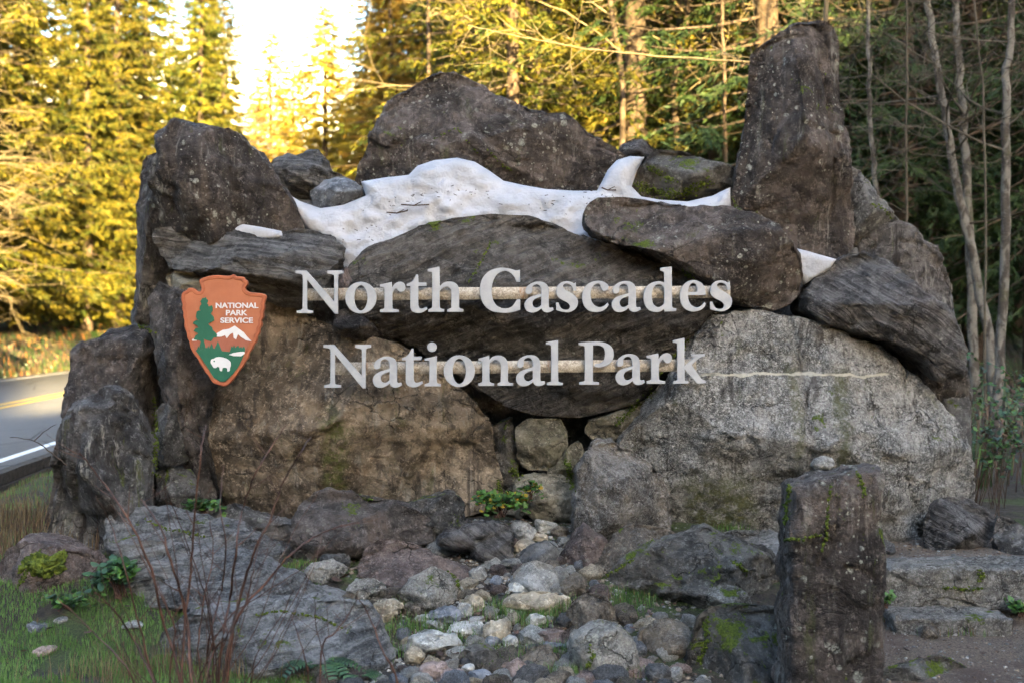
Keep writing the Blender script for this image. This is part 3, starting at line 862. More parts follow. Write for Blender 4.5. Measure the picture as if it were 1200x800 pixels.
# glyph outlines: (pixel scale, origin x, baseline y, loops)
G = {}
G['N'] = (4.615, 32, 308, [[(32,82,1),(88,82,1),(240,252,1),(240,114),(232,102),(204,95,1),(204,82,1),(286,82,1),(286,94,1),(264,100),(259,114,1),(259,313,1),(243,313,1),(92,126,1),(92,286),(99,295),(124,299,1),(124,310,1),(38,310,1),(38,299,1),(62,294),(70,284,1),(70,110),(60,99),(32,94,1)]])
G['o'] = (4.615, 300, 308, ['E', (383,229,83,84), (383,230,37,70)])
G['r'] = (4.615, 488, 308, [[(488,160,1),(548,147,1),(550,182,1),(566,158),(588,146),(608,148),(620,162),(621,180),(612,193),(598,197),(584,190),(577,178),(566,182),(556,196),(552,215),(552,280),(558,291),(586,296,1),(586,307,1),(488,307,1),(488,296,1),(506,291),(512,282),(512,182),(506,172),(488,169,1)]])
G['t'] = (4.615, 632, 308, [[(690,107,1),(692,150,1),(735,150,1),(735,166,1),(692,166,1),(692,268),(698,286),(712,291),(738,282,1),(741,292,1),(716,308),(688,312),(662,303),(652,280),(652,166,1),(632,166,1),(632,158,1),(655,148),(672,130),(682,108,1)]])
G['h'] = (4.615, 746, 308, [[(746,78,1),(806,65,1),(808,174,1),(830,153),(858,145),(890,152),(908,172),(913,200),(913,280),(918,290),(936,295,1),(936,306,1),(852,306,1),(852,295,1),(868,290),(873,280),(873,200),(868,180),(850,170),(828,175),(812,188),(808,200),(808,280),(814,290),(832,295,1),(832,306,1),(750,306,1),(750,295,1),(764,290),(770,280),(770,102),(766,91),(746,88,1)]])
G['C'] = (3.0, 487, 296, [[(627,150,1),(628,190,1),(616,190,1),(608,172),(592,157),(572,152),(547,164),(532,190),(528,222),(533,255),(548,277),(575,286),(600,279),(618,254,1),(628,254,1),(628,289,1),(600,297),(570,299),(530,293),(500,268),(488,225),(496,182),(522,154),(560,143),(592,146),(614,152)]])
G['a'] = (4.444, 66, 287, [[(72,180),(80,158),(105,140),(135,133),(165,138),(184,155),(190,180),(190,256),(195,269),(212,268,1),(215,279,1),(198,288),(178,291),(161,283),(154,268,1),(135,283),(110,292),(85,288),(70,272),(66,250),(76,228),(100,212),(130,203),(153,196,1),(153,174),(146,153),(130,144),(112,149),(103,162),(104,176),(100,189),(88,196),(76,193)], [(153,209,1),(130,217),(112,227),(105,244),(111,262),(126,269),(142,264),(153,255,1)]])
G['s'] = (4.444, 230, 288, [[(322,145),(330,140,1),(333,180,1),(322,180,1),(314,158),(298,145),(280,142),(266,150),(264,164),(276,177),(310,196),(334,216),(342,240),(334,268),(312,286),(286,292),(256,288),(232,281,1),(230,244,1),(240,244,1),(252,270),(270,281),(290,281),(302,269),(300,254),(286,240),(252,222),(236,206),(232,186),(236,160),(256,140),(284,133),(306,137)]])
G['c'] = (4.444, 366, 288, [[(498,152),(500,168),(490,180),(474,179),(464,167),(460,150),(450,143),(432,147),(415,166),(408,200),(413,238),(432,261),(456,269),(478,263),(497,247,1),(502,256,1),(488,274),(465,288),(436,292),(400,284),(374,256),(366,215),(376,172),(402,144),(440,132),(474,136)]])
G['d'] = (4.444, 686, 284, [[(773,62,1),(830,55,1),(832,262),(838,270),(853,273,1),(853,284,1),(795,287,1),(792,271,1),(770,286),(745,289),(712,278),(692,250),(686,208),(698,165),(728,140),(762,132),(784,136),(793,140,1),(793,92),(788,80),(773,74,1)], [(793,166,1),(780,150),(762,145),(742,154),(729,180),(726,212),(732,245),(746,262),(764,266),(782,258),(793,246,1)]])
G['e'] = (4.444, 875, 284, [[(1006,192,1),(1006,202,1),(914,202,1),(918,230),(932,256),(958,268),(982,262),(1002,242,1),(1008,250,1),(992,272),(968,284),(938,288),(904,276),(882,248),(875,208),(884,168),(908,138),(944,127),(980,138),(1000,162)], [(914,190,1),(918,165),(928,146),(944,139),(958,146),(964,165),(966,180),(960,189,1)]])
G['i'] = (5.0, 615, 336, [[(615,178,1),(683,164,1),(683,310),(690,322),(706,326,1),(706,337,1),(615,337,1),(615,326,1),(636,320),(642,310),(642,196),(636,187),(615,187,1)], 'D', (656,110,26,26)])
G['l'] = (5.0, 200, 327, [[(200,82,1),(268,70,1),(270,305),(278,314),(296,317,1),(296,328,1),(205,328,1),(205,317,1),(224,312),(230,304),(230,105),(224,95),(200,92,1)]])
G['n'] = (5.0, 930, 333, [[(930,178,1),(990,162,1),(992,188,1),(1010,169),(1042,160),(1075,168),(1094,190),(1100,220),(1100,308),(1108,318),(1130,322,1),(1130,333,1),(1042,333,1),(1042,322,1),(1056,316),(1060,306),(1060,215),(1050,193),(1030,184),(1008,190),(994,205),(992,215),(992,306),(1000,318),(1018,322,1),(1018,334,1),(930,334,1),(930,323,1),(946,318),(952,308),(952,200),(946,188),(930,186,1)]])
G['P'] = (5.0, 392, 328, [[(392,86,1),(500,82),(550,90),(584,115),(594,152),(584,192),(552,218),(515,228),(484,223,1),(486,210,1),(514,208),(538,188),(546,152),(538,116),(512,100),(473,99,1),(472,305),(480,314),(508,317,1),(508,328,1),(395,328,1),(395,317,1),(420,312),(427,304),(427,115),(420,104),(392,97,1)]])
G['k'] = (5.0, 944, 322, [[(944,74,1),(1008,60,1),(1008,224,1),(1062,178),(1066,167),(1052,162,1),(1052,154,1),(1128,153,1),(1128,163,1),(1100,172),(1050,213,1),(1108,296),(1135,309,1),(1135,320,1),(1085,322,1),(1010,234,1),(1010,300),(1016,308),(1032,311,1),(1032,321,1),(945,323,1),(945,312,1),(962,308),(968,298),(968,98),(962,86),(944,84,1)]])
LY = 9.70
LS = LY / F
GM = {}
def glyph_mesh(ch):
    if ch in GM: return GM[ch]
    sc, x0, yb, raw = G[ch]
    loops = []
    for r in raw:
        if isinstance(r, str): continue
        if isinstance(r, tuple): loops.append(ell(*r))
        else: loops.append(smooth_poly(r))
    loops = [[((p[0] - x0) / sc, (yb - p[1]) / sc) for p in lp] for lp in loops]
    GM[ch] = plate('letter', loops, LS, M['letter'], 0.022, 0.0025, None, None, mesh_only=True)
    return GM[ch]
def text_line(chars, slope, x_ref, y_ref, rail, label):
    root = empty('sign_lettering', wpos(x_ref, y_ref, LY))
    for ch, x in chars:
        p = wpos(x, y_ref + slope * (x - x_ref), LY) - root.location
        o = link('letter', glyph_mesh(ch), parent=root, loc=p)
        o['label'] = 'pale grey letter ' + ch
        for dx, dy in (((12, 9) if ch in 'rthnlPk' else (16, 25)),):      # stand-off pins hold the letter to the rail
            pass
    (xa, ya0, ya1), (xb, yb0, yb1) = rail
    V = []
    for (x, y0, y1, Y) in ((xa, ya0, ya1, LY + 0.045), (xb, yb0, yb1, LY + 0.045)):
        for dy in (0, 0.03):
            for yy in (y0, y1):
                c = wpos(x, yy, Y) - root.location
                V.append((c.x, c.y + dy, c.z))
    Fc = [(0, 4, 5, 1), (2, 3, 7, 6), (0, 2, 6, 4), (1, 5, 7, 3), (0, 1, 3, 2), (4, 6, 7, 5)]
    link('rail', mesh_np('rail', V, Fc, smooth=False, mats=[M['rail']]), parent=root)
    # small steel pins between letters and rail, and stubs from the rail back into the rock
    me = None
    for ch, x in chars:
        c = wpos(x + 8, (ya0 + ya1) / 2 + slope * (x - xa) , LY) - root.location
        if me is None:
            V, Fq = csphere(2)
            V[:, 0] *= 0.006; V[:, 2] *= 0.006; V[:, 1] *= 0.06
            me = mesh_np('mounting_pin', V, Fq, mats=[M['rail']])
        link('mounting_pin', me, parent=root, loc=(c.x, 0.045, c.z))
    for t in (0.12, 0.37, 0.63, 0.88):
        c = wpos(xa + (xb - xa) * t, (ya0 + ya1) / 2 + (yb0 - ya0) * t, LY) - root.location
        V, Fq = csphere(3)
        V = np.clip(V * 1.7, -1, 1) * np.array([0.018, 0.14, 0.018])
        link('bracket', mesh_np('bracket', V, Fq, mats=[M['rail']]), parent=root, loc=(c.x, 0.19, c.z))
    tag(root, label, 'sign lettering')
    return root
text_line([('N',346.9),('o',405),('r',445.7),('t',477),('h',501.6),('C',562.3),('a',614.9),('s',651.8),('c',682.4),('a',717),('d',754.4),('e',796.9),('s',832.2)],
    -0.0052, 347, 366.6, ((356,338,352.5),(856,335,349)), 'upper line of pale raised letters reading North Cascades on a tan rail')
text_line([('N',379.4),('a',437.2),('t',471.6),('i',498),('o',520.2),('n',561),('a',605),('l',640),('P',678.4),('a',721.6),('r',758),('k',788.8)],
    -0.0105, 380, 453.0, ((391,424.5,439),(816,420.5,434.5)), 'lower line of pale raised letters reading National Park on a tan rail')

M['em_orange'] = plain_mat('emblem_orange', (0.30, 0.10, 0.047), (0.35, 0.12, 0.058), 4, 0.5, bump=0.004)
M['em_rim'] = plain_mat('emblem_rim_orange', (0.25, 0.070, 0.031), (0.31, 0.095, 0.042), 9, 0.5, bump=0.004)
M['em_green'] = plain_mat('emblem_green', (0.012, 0.085, 0.050), (0.016, 0.10, 0.06), 6, 0.5)
M['em_brown'] = plain_mat('emblem_brown', (0.24, 0.075, 0.045), (0.27, 0.09, 0.055), 6, 0.5)
M['em_white'] = plain_mat('emblem_white', (0.50, 0.50, 0.52), (0.56, 0.56, 0.57), 6, 0.5)
EC = wpos(200 + 335 / 5.33, 310 + 410 / 5.33, 9.70)
em = empty('park_emblem', EC)
ES = 9.70 / F / 5.33
def eplate(name, pts, mat, y, thick, bevel=0.0015, smooth=False, extra=None):
    lp = [[(p[0] - 335, 410 - p[1]) for p in (smooth_poly(pts, 4) if smooth else pts)]]
    for e in (extra or []): lp.append([(p[0] - 335, 410 - p[1]) for p in e])
    return plate(name, lp, ES, mat, thick, bevel, (0, y, 0), em)
PANEL = [(190,100,1),(230,82),(290,72),(340,76),(375,76),(395,67),(412,80),(436,82),(458,86),(464,99),(479,106),(480,126),(465,146),(470,163),(490,176),(512,181),(545,183),(580,190),(595,200),(589,225),(583,247),(587,270),(578,298),(580,325),(567,350),(570,375),(557,400),(556,425),(540,450),(538,475),(520,500),(508,528),(490,550),(486,575),(468,600),(455,628),(432,655),(415,684),(392,712),(370,738),(345,753),(310,747),(275,735),(255,710),(242,688),(222,665),(206,638),(188,612),(177,585),(158,562),(142,538),(130,510),(125,480),(112,455),(108,425),(97,400),(92,375),(95,350),(86,325),(88,300),(80,275),(84,250),(76,225),(76,195),(85,175),(105,166),(120,152),(150,155),(165,170),(188,173),(200,156),(195,130)]
pv = [Vector((p[0], p[1])) for p in PANEL]
cxy = Vector((335, 400))
inner = []
for i, q in enumerate(pv):
    a, b = pv[i - 1], pv[(i + 1) % len(pv)]
    t = (b - a).normalized()
    nrm = Vector((-t.y, t.x))
    if nrm.dot(cxy - q) < 0: nrm = -nrm
    inner.append(q + nrm * 15)
eplate('panel', PANEL, M['em_orange'], 0.0, 0.045, 0.006, True)
eplate('rim', [(p.x, p.y) for p in pv], M['em_rim'], -0.010, 0.034, 0.005, True, extra=[smooth_poly([(p.x, p.y) for p in inner], 4)])
GREEN = [(162,535),(172,528),(178,508),(186,524),(191,498),(198,528),(216,530),(228,514),(232,528),(240,505),(246,525),(261,494),(271,522),(280,526),(300,482),(318,524),(325,540),(375,545),(386,508),(393,518),(401,503),(409,520),(420,508),(428,506),(433,520),(446,513),(452,524),(462,510),(470,528),(466,545),(450,588),(425,640),(392,682),(345,726),(315,727),(275,702),(238,642),(203,590)]
eplate('forest_field', GREEN, M['em_green'], -0.026, 0.008)
eplate('mountain', [(140,476),(170,470),(292,452),(370,430),(500,478),(470,540),(330,545),(162,540),(148,505)], M['em_brown'], -0.024, 0.006)
eplate('snow_cap', [(290,450),(295,430),(330,410),(370,403),(405,384),(430,403),(460,424),(480,450),(507,477),(475,471),(442,450),(425,432),(413,466),(400,458),(396,425),(382,430),(370,440),(356,459),(345,440),(320,450)], M['em_white'], -0.028, 0.006)
eplate('snow_patch', [(140,468),(155,460),(172,463),(168,474),(142,475)], M['em_white'], -0.028, 0.006)
TREE = [(205,212),(228,206),(238,222),(232,245),(240,262),(262,256),(268,290),(255,310),(275,330),(279,350),(258,362),(240,372),(262,390),(268,410),(290,430),(292,455),(270,460),(258,478),(228,470),(216,462),(214,480),(220,532),(188,532),(195,480),(175,472),(150,466),(160,445),(180,432),(150,416),(160,400),(186,396),(172,380),(145,372),(160,352),(185,350),(165,330),(170,295),(195,290),(188,270),(200,250),(190,232)]
tr = []
for i, p in enumerate(TREE):
    q = TREE[(i + 1) % len(TREE)]
    tr += [p, ((p[0] + q[0]) / 2 + random.uniform(-5, 5), (p[1] + q[1]) / 2 + random.uniform(-5, 5))]
eplate('tree_figure', tr, M['em_green'], -0.030, 0.006, 0.001)
eplate('lake', [(373,560),(400,550),(440,544),(464,543),(468,552),(445,569),(400,568)], M['em_white'], -0.032, 0.005)
eplate('bison_figure', [(257,602),(262,590),(276,586),(290,578),(312,575),(338,580),(362,590),(378,605),(381,625),(376,642),(373,660),(361,663),(359,646),(348,640),(330,643),(325,661),(314,657),(311,641),(300,634),(290,641),(276,641),(266,626),(258,614)], M['em_white'], -0.032, 0.005, 0.001, True)
eplate('bison_eye', [(p.x, p.y) for p in ell(279, 601, 5, 5, 8)], M['em_green'], -0.0355, 0.003, 0.0002)
for txt, cx_, cy_, wd in (('NATIONAL', 419, 257, 265), ('PARK', 417, 302, 133), ('SERVICE', 417, 349, 202)):
    cu = bpy.data.curves.new('lettering', 'FONT')
    cu.body = txt; cu.align_x = 'CENTER'; cu.align_y = 'CENTER'; cu.offset = 0.022; cu.extrude = 0.03
    t = bpy.data.objects.new('lettering', cu); COL.objects.link(t)
    me = bpy.data.meshes.new_from_object(t.evaluated_get(bpy.context.evaluated_depsgraph_get()))
    bpy.data.objects.remove(t); bpy.data.curves.remove(cu)
    xs = [v.co.x for v in me.vertices]; ys = [v.co.y for v in me.vertices]
    sx = wd * ES / (max(xs) - min(xs)); sy = 34 * ES / (max(ys) - min(ys))
    mx_, my_ = (max(xs) + min(xs)) / 2, (max(ys) + min(ys)) / 2
    for v in me.vertices: v.co = ((v.co.x - mx_) * sx, -v.co.z * 0.1 , (v.co.y - my_) * sy)
    me.materials.clear(); me.materials.append(M['em_white'])
    link('lettering', me, parent=em, loc=((cx_ - 335) * ES, -0.0275, (410 - cy_) * ES))
tag(em, 'orange arrowhead shaped park service emblem with tree, mountain and white bison, left of the lettering', 'emblem')

# ------------------------------------------------------------------ snow lying between the boulders
def inflate(name, outline, Y, tf, tb, mat, label, cat, w, seed=0, step=0.03, lump=0.05, kind=None, lean=0.0):
    pts = [wpos(x, y, Y) for x, y in outline]
    poly = np.array([[p.x, p.z] for p in pts])
    # resample the outline
    B = []
    for a, b in zip(poly, np.roll(poly, -1, 0)):
        n = max(1, int(np.hypot(*(b - a)) / step))
        for k in range(n): B.append(a + (b - a) * k / n)
    B = np.array(B)
    lo, hi = poly.min(0), poly.max(0)
    X, Z = np.meshgrid(np.arange(lo[0], hi[0], step), np.arange(lo[1], hi[1], step))
    Q = np.stack([X.ravel(), Z.ravel()], 1)
    Q = Q + np.random.RandomState(seed).uniform(-.2, .2, Q.shape) * step
    ins = np.zeros(len(Q), bool)
    for a, b in zip(poly, np.roll(poly, -1, 0)):
        c = (a[1] > Q[:, 1]) != (b[1] > Q[:, 1])
        ins ^= c & (Q[:, 0] < (b[0] - a[0]) * (Q[:, 1] - a[1]) / (b[1] - a[1] + 1e-12) + a[0])
    Q = Q[ins]
    def dist(Q):
        d = np.full(len(Q), 9e9)
        for a, b in zip(poly, np.roll(poly, -1, 0)):
            e = b - a
            t = np.clip(((Q - a) @ e) / (e @ e), 0, 1)
            d = np.minimum(d, np.hypot(*(Q - a - t[:, None] * e).T))
        return d
    Q = Q[dist(Q) > step * 0.45]
    A = [Vector(v) for v in np.concatenate([B, Q])]
    nb = len(B)
    r = delaunay_2d_cdt(A, [(i, (i + 1) % nb) for i in range(nb)], [], 1, 1e-5)
    V2 = np.array([[v.x, v.y] for v in r[0]])
    T = np.array([f for f in r[2] if len(f) == 3])
    d = dist(V2)
    t = np.minimum(d / w, 1)
    h = np.sqrt(np.maximum(0, 1 - (1 - t) ** 2))
    P3 = np.stack([V2[:, 0], V2[:, 0] * 0 + seed, V2[:, 1]], 1)
    yf = -(tf * h * (1 + 0.0 * t)) - lump * t * (fbm(P3 * 2.6, 3) + 0.6 * fbm(P3 * np.array([6, 1, 9]), 2)) + lean * (V2[:, 1] - V2[:, 1].mean())
    yb = tb * h + lean * (V2[:, 1] - V2[:, 1].mean())
    n = len(V2)
    c = V2.mean(0)
    V = np.concatenate([np.stack([V2[:, 0] - c[0], yf, V2[:, 1] - c[1]], 1), np.stack([V2[:, 0] - c[0], yb, V2[:, 1] - c[1]], 1)])
    Fc = np.concatenate([T, T[:, ::-1] + n])
    o = link(name, mesh_np(name, V, Fc, mats=[mat]), loc=(c[0], Y, c[1]))
    # weld the rim
    bm = bmesh.new(); bm.from_mesh(o.data); bmesh.ops.remove_doubles(bm, verts=bm.verts, dist=1e-4)
    bmesh.ops.recalc_face_normals(bm, faces=bm.faces); bm.to_mesh(o.data); bm.free()
    if kind: o['kind'] = kind
    else: tag(o, label, cat)
    return o
SNOW = [(338,228),(352,236),(375,244),(402,240),(428,229),(422,212),(450,207),(478,204),(488,193),(508,186),(535,183),(556,188),(575,200),(590,211),(612,216),(640,221),(672,223),(700,223),(706,212),(713,198),(724,186),(740,181),(757,182),(748,198),(741,218),(752,230),(775,234),(806,236),(836,229),(850,222),(857,219),(857,244),(850,262),(700,300),(640,290),(560,285),(440,320),(405,322),(392,300),(360,272),(345,250)]
inflate('snow_patch', SNOW, 10.72, .16, .3, M['snow'], 'long white patch of old snow lying between the top boulders', 'snow', .16, seed=3, step=.022, lump=.085, lean=.22)
inflate('snow_patch', [(268,268),(285,263),(305,266),(330,271),(332,280),(300,284),(272,280)], 10.25, .05, .15, M['snow'], 'thin sliver of snow on the layered slab, below the upper left boulder', 'snow', .04, seed=4, step=.015, lump=.01)
inflate('snow_patch', [(928,290),(945,294),(962,299),(980,304),(972,316),(955,326),(942,334),(934,320)], 10.3, .06, .2, M['snow'], 'small white snow patch right of the slanting purple brown boulder', 'snow', .06, seed=5, step=.015, lump=.015)

# dead twigs and bits lying on the snow
M['twig'] = plain_mat('dead_twig', (0.035, 0.022, 0.015), (0.07, 0.045, 0.03), 30, 0.85)
def tube_mesh(paths, sides=5):
    """paths: lists of (Vector, radius)"""
    V, Fc = [], []
    for path in paths:
        n = len(path)
        base = len(V)
        up = Vector((0.13, 0.31, 0.94))
        for i, (p, r) in enumerate(path):
            a = path[max(0, i - 1)][0]; b = path[min(n - 1, i + 1)][0]
            t = (b - a)
            if t.length < 1e-9: t = Vector((0, 0, 1))
            t.normalize()
            u = t.cross(up)
            if u.length < 1e-3: u = t.cross(Vector((1, 0, 0)))
            u.normalize(); v = t.cross(u)
            for k in range(sides):
                th = 2 * PI * k / sides
                q = p + u * (r * math.cos(th)) + v * (r * math.sin(th))
                V.append((q.x, q.y, q.z))
        for i in range(n - 1):
            for k in range(sides):
                a = base + i * sides + k; b = base + i * sides + (k + 1) % sides
                Fc.append((a, b, b + sides, a + sides))
    return V, Fc
bits_r = random.Random(5)
bp_ = []
for k in range(70):
    px_, py_ = bits_r.choice(((470, 238), (450, 252), (560, 228), (420, 268), (640, 240), (700, 232), (500, 222), (410, 280)))
    q_ = wpos(px_ + bits_r.gauss(0, 16), py_ + bits_r.gauss(0, 6), 10.46 if py_ < 245 else 10.42)
    bp_.append([(q_, .0035), (q_ + Vector((bits_r.uniform(-.03, .03), 0, bits_r.uniform(-.012, .012))), .0025)])
V, Fc = tube_mesh([[(p - Vector((0, 10.4, 3)), r_) for p, r_ in pa] for pa in bp_], 4)
link('snow_litter', mesh_np('snow_litter', V, Fc, mats=[M['twig']]), loc=(0, 10.4, 3))['kind'] = 'stuff'
for (a, b, c, lab) in (((470,240),(485,241),(503,240),'thin dark twig lying on the snow under the peaked boulder'), ((453,249),(465,250),(478,247),'forked dark twig on the lower left of the snow'), ((705,220),(712,223),(722,223),'dark twig on the snow where it narrows beside the peaked boulder')):
    Y = 10.50
    pa = [(wpos(*q, Y - 0.0), 0.006) for q in (a, b, c)]
    o0 = pa[0][0].copy()
    pa = [(p - o0, r) for p, r in pa]
    ex = [(pa[1][0], .005), (pa[1][0] + Vector((.06, 0, .03)), .003)]
    V, Fc = tube_mesh([pa, ex])
    tag(link('twig', mesh_np('twig', V, Fc, mats=[M['twig']]), loc=o0), lab, 'twig')

# ------------------------------------------------------------------ loose boulders in front of the stack
def fb(outline, mat, label, seed, tf=.25, tb=.3, cat='boulder', Y=None, **k):
    xs = [p[0] for p in outline]; ys = [p[1] for p in outline]
    if Y is None: Y = on_ground(sum(xs) / len(xs), min(max(ys) - 3, 830)).Y if False else on_ground(sum(xs) / len(xs), min(max(ys) - 4, 796))[1] + tf * 0.45
    # sink the lowest part a little
    my = max(ys)
    h = my - min(ys)
    o2 = [(x, y + (8 if y > my - h * 0.22 else 0)) for x, y in outline]
    k.setdefault('res', 2.7); k.setdefault('chunk', .04)
    return boulder('boulder' if max(xs) - min(xs) > 45 else 'stone', o2, Y, tf, tb, M[mat], label, cat=cat, seed=seed, **k)
fb([(128,604),(150,592),(190,597),(215,600),(250,612),(285,620),(330,640),(352,655),(300,668),(220,672),(160,660),(132,640)], 'gneiss', 'pale layered slab with a cracked flat top, just right of the round topped boulder', 101, .3, .4, strata=(D(8), .02), Y=9.3)
fb([(118,668),(140,640),(180,632),(240,638),(290,652),(345,670),(384,686),(415,696),(432,712),(420,735),(360,742),(250,750),(196,742),(150,710)], 'gneiss', 'long sloping blue grey slab in the middle of the left foreground', 102, .45, .35, strata=(D(14), .015), Y=8.8, p=3.0, chunk=.025)
fb([(188,742),(225,714),(300,700),(350,699),(400,702),(432,708),(452,738),(464,765),(474,800),(476,830),(200,830),(180,785)], 'gneiss', 'blue grey slab with mossy seams at the bottom left, lowest of the sloping slabs', 103, .45, .4, strata=(D(14), .015), Y=8.15, p=3.2, chunk=.025)
fb([(243,605),(262,594),(276,588),(290,596),(312,604),(345,612),(352,625),(330,640),(285,626),(250,614)], 'grey', 'small pointed grey rock lying against the foot of the ochre boulder', 104, .15, .25, Y=9.65)
fb([(-12,672),(12,640),(38,626),(67,630),(110,642),(130,660),(118,684),(70,700),(22,712),(-20,712)], 'redrock', 'low purple brown rock with a bright moss cushion at the left edge', 105, .3, .35, Y=9.05)
fb([(345,650),(347,606),(355,590),(368,576),(383,573),(423,579),(457,585),(490,598),(507,610),(508,634),(483,640),(437,642),(400,660),(365,660)], 'dark', 'dark flat topped boulder in front of the ochre boulder', 106, .38, .4, Y=9.45, p=4.5, chunk=.03, planes=[(430,606,.34,0,-2.6)])
fb([(463,590),(482,586),(503,582),(530,575),(541,583),(546,612),(530,634),(505,636),(485,610)], 'grey', 'split grey rock with an upturned edge right of the dark flat topped boulder', 107, .2, .3, Y=9.65, strata=(D(30), .02))
fb([(417,690),(417,674),(427,643),(443,632),(457,630),(483,636),(503,643),(527,656),(550,667),(572,690),(568,702),(500,706),(430,702)], 'redrock', 'long low purple boulder in front of the dark flat topped boulder', 108, .3, .3, Y=9.1, p=3, chunk=.022)
fb([(510,638),(515,628),(523,621),(550,612),(577,609),(598,616),(603,633),(603,654),(583,665),(560,658),(535,645)], 'strata_r', 'folded dark grey stone with a hollow face, centre, below the leafy plant', 109, .22, .25, Y=9.4, strata=(D(-20), .02), grooves=[([(545,650),(560,632),(598,622)], .03, .06)])
fb([(500,662),(520,655),(548,664),(575,676),(580,696),(560,700),(520,680)], 'mid', 'flat greenish grey slab tucked behind the long purple boulder', 110, .12, .2, Y=9.25)
fb([(463,694),(483,676),(507,664),(518,668),(530,676),(545,696),(541,709),(505,713),(472,706)], 'lichened', 'pale lichened stone with a slanting flat face, right of the long purple boulder', 111, .2, .2, Y=8.75)
fb([(652,671),(658,650),(663,640),(675,622),(684,612),(697,620),(714,633),(712,655),(700,676),(670,678)], 'redrock', 'reddish pyramid shaped stone in the centre, beside the rough squarish boulder', 112, .2, .25, Y=9.25, p=2.4)
fb([(684,690),(690,668),(702,648),(727,619),(747,613),(783,619),(795,627),(790,660),(740,700),(700,700)], 'brownrock', 'brown dark topped boulder right of the reddish pyramid stone', 113, .3, .3, Y=9.2, p=3.6, planes=[(745,635,.24,0,-2.2)])
fb([(698,692),(717,666),(750,643),(783,629),(813,619),(827,617),(850,626),(867,633),(890,643),(913,656),(935,690),(925,712),(817,714),(750,716),(706,706)], 'mossy', 'large dark angular boulder with mossy flecks, left of the near pillar', 114, .4, .35, Y=8.95, p=3.0, chunk=.045, planes=[(850,650,.28,0,-1.5),(750,665,.2,1.0,-.6)], grooves=[([(835,640),(840,670),(832,700)], .03, .06)])
fb([(842,626),(860,620),(905,622),(950,632),(960,660),(930,690),(890,660),(856,640)], 'gneiss', 'blue grey low rock at the foot of the granite boulder, left of the near pillar', 115, .2, .3, Y=9.45)
fb([(802,800),(806,760),(816,722),(832,710),(857,706),(890,708),(916,711),(925,760),(922,850),(815,850)], 'mossy', 'big mossy block with a flat top, touching the left side of the near pillar', 116, .42, .35, Y=7.95, p=4.5, planes=[(865,728,.34,0,-3.0),(890,760,.33,-1.1,0),(830,760,.33,1.4,0)])
fb([(665,760),(668,742),(685,732),(705,728),(725,731),(742,745),(749,770),(745,795),(730,812),(690,812),(668,795)], 'lichened', 'round lichen spotted boulder at the bottom centre', 117, .26, .26, Y=7.95, p=2.5, chunk=.015)
fb([(661,735),(664,715),(672,702),(690,694),(710,699),(720,712),(724,730),(700,742),(672,742)], 'brownrock', 'domed brown mossy stone behind the round lichen spotted boulder', 118, .2, .2, Y=8.4, p=2.5, chunk=.02)
fb([(742,765),(750,738),(765,727),(785,723),(805,730),(814,745),(812,770),(795,782),(760,782)], 'brownrock', 'domed grey brown stone between the lichen spotted boulder and the mossy block', 119, .2, .2, Y=8.2, p=2.5, chunk=.02)
fb([(815,706),(818,692),(830,683),(845,680),(862,685),(875,696),(880,708),(850,716)], 'lichened', 'rounded pale brown stone nestled on top between the mossy block and the dark angular boulder', 120, .16, .18, Y=8.65, p=2.5, chunk=.02)
fb([(742,722),(748,711),(770,708),(800,710),(822,712),(836,706),(840,722),(812,732),(760,734)], 'mossy', 'low mossy ledge stone under the dark angular boulder', 121, .14, .2, Y=8.65)
fb([(607,798),(612,772),(622,757),(640,754),(652,768),(656,792),(648,806),(618,806)], 'brownrock', 'squat grey brown stone left of the round lichen spotted boulder', 122, .16, .16, Y=7.95, p=2.6)
fb([(582,790),(590,776),(606,771),(620,780),(622,798),(606,806),(588,804)], 'pink', 'angular pinkish grey stone at the bottom, left of the squat stone', 123, .13, .13, Y=7.85)
fb([(533,775),(545,758),(565,755),(585,762),(592,775),(575,783),(550,786)], 'mossy', 'flat mossy grey stone near the bottom centre', 124, .12, .15, Y=8.05)
fb([(600,688),(601,672),(612,660),(628,656),(648,662),(655,676),(655,694),(640,702),(612,700)], 'mid', 'light grey speckled granite stone in the centre of the stone bed', 125, .18, .2, Y=8.85, p=2.8, chunk=.02, cat='stone')
fb([(603,650),(618,640),(640,631),(653,640),(657,655),(640,666),(612,665)], 'darkstone', 'pointed dark grey stone behind the light grey granite stone', 126, .14, .16, Y=9.2, cat='stone')
fb([(587,712),(590,702),(612,693),(640,692),(668,700),(671,710),(650,718),(605,718)], 'tan', 'long flat tan stone lying across the centre of the stone bed', 127, .14, .16, Y=8.6, p=2.6, chunk=.01, cat='stone')
fb([(472,758),(480,745),(505,740),(535,744),(541,754),(510,762)], 'pale', 'wide pale flat slab among the stones at lower centre left', 128, .12, .16, Y=8.2, p=4, cat='stone')
fb([(614,752),(618,741),(640,737),(668,740),(674,750),(650,757)], 'redrock', 'thin dark brown slab lying behind the round lichen spotted boulder', 129, .1, .14, Y=8.25, p=4, cat='stone')
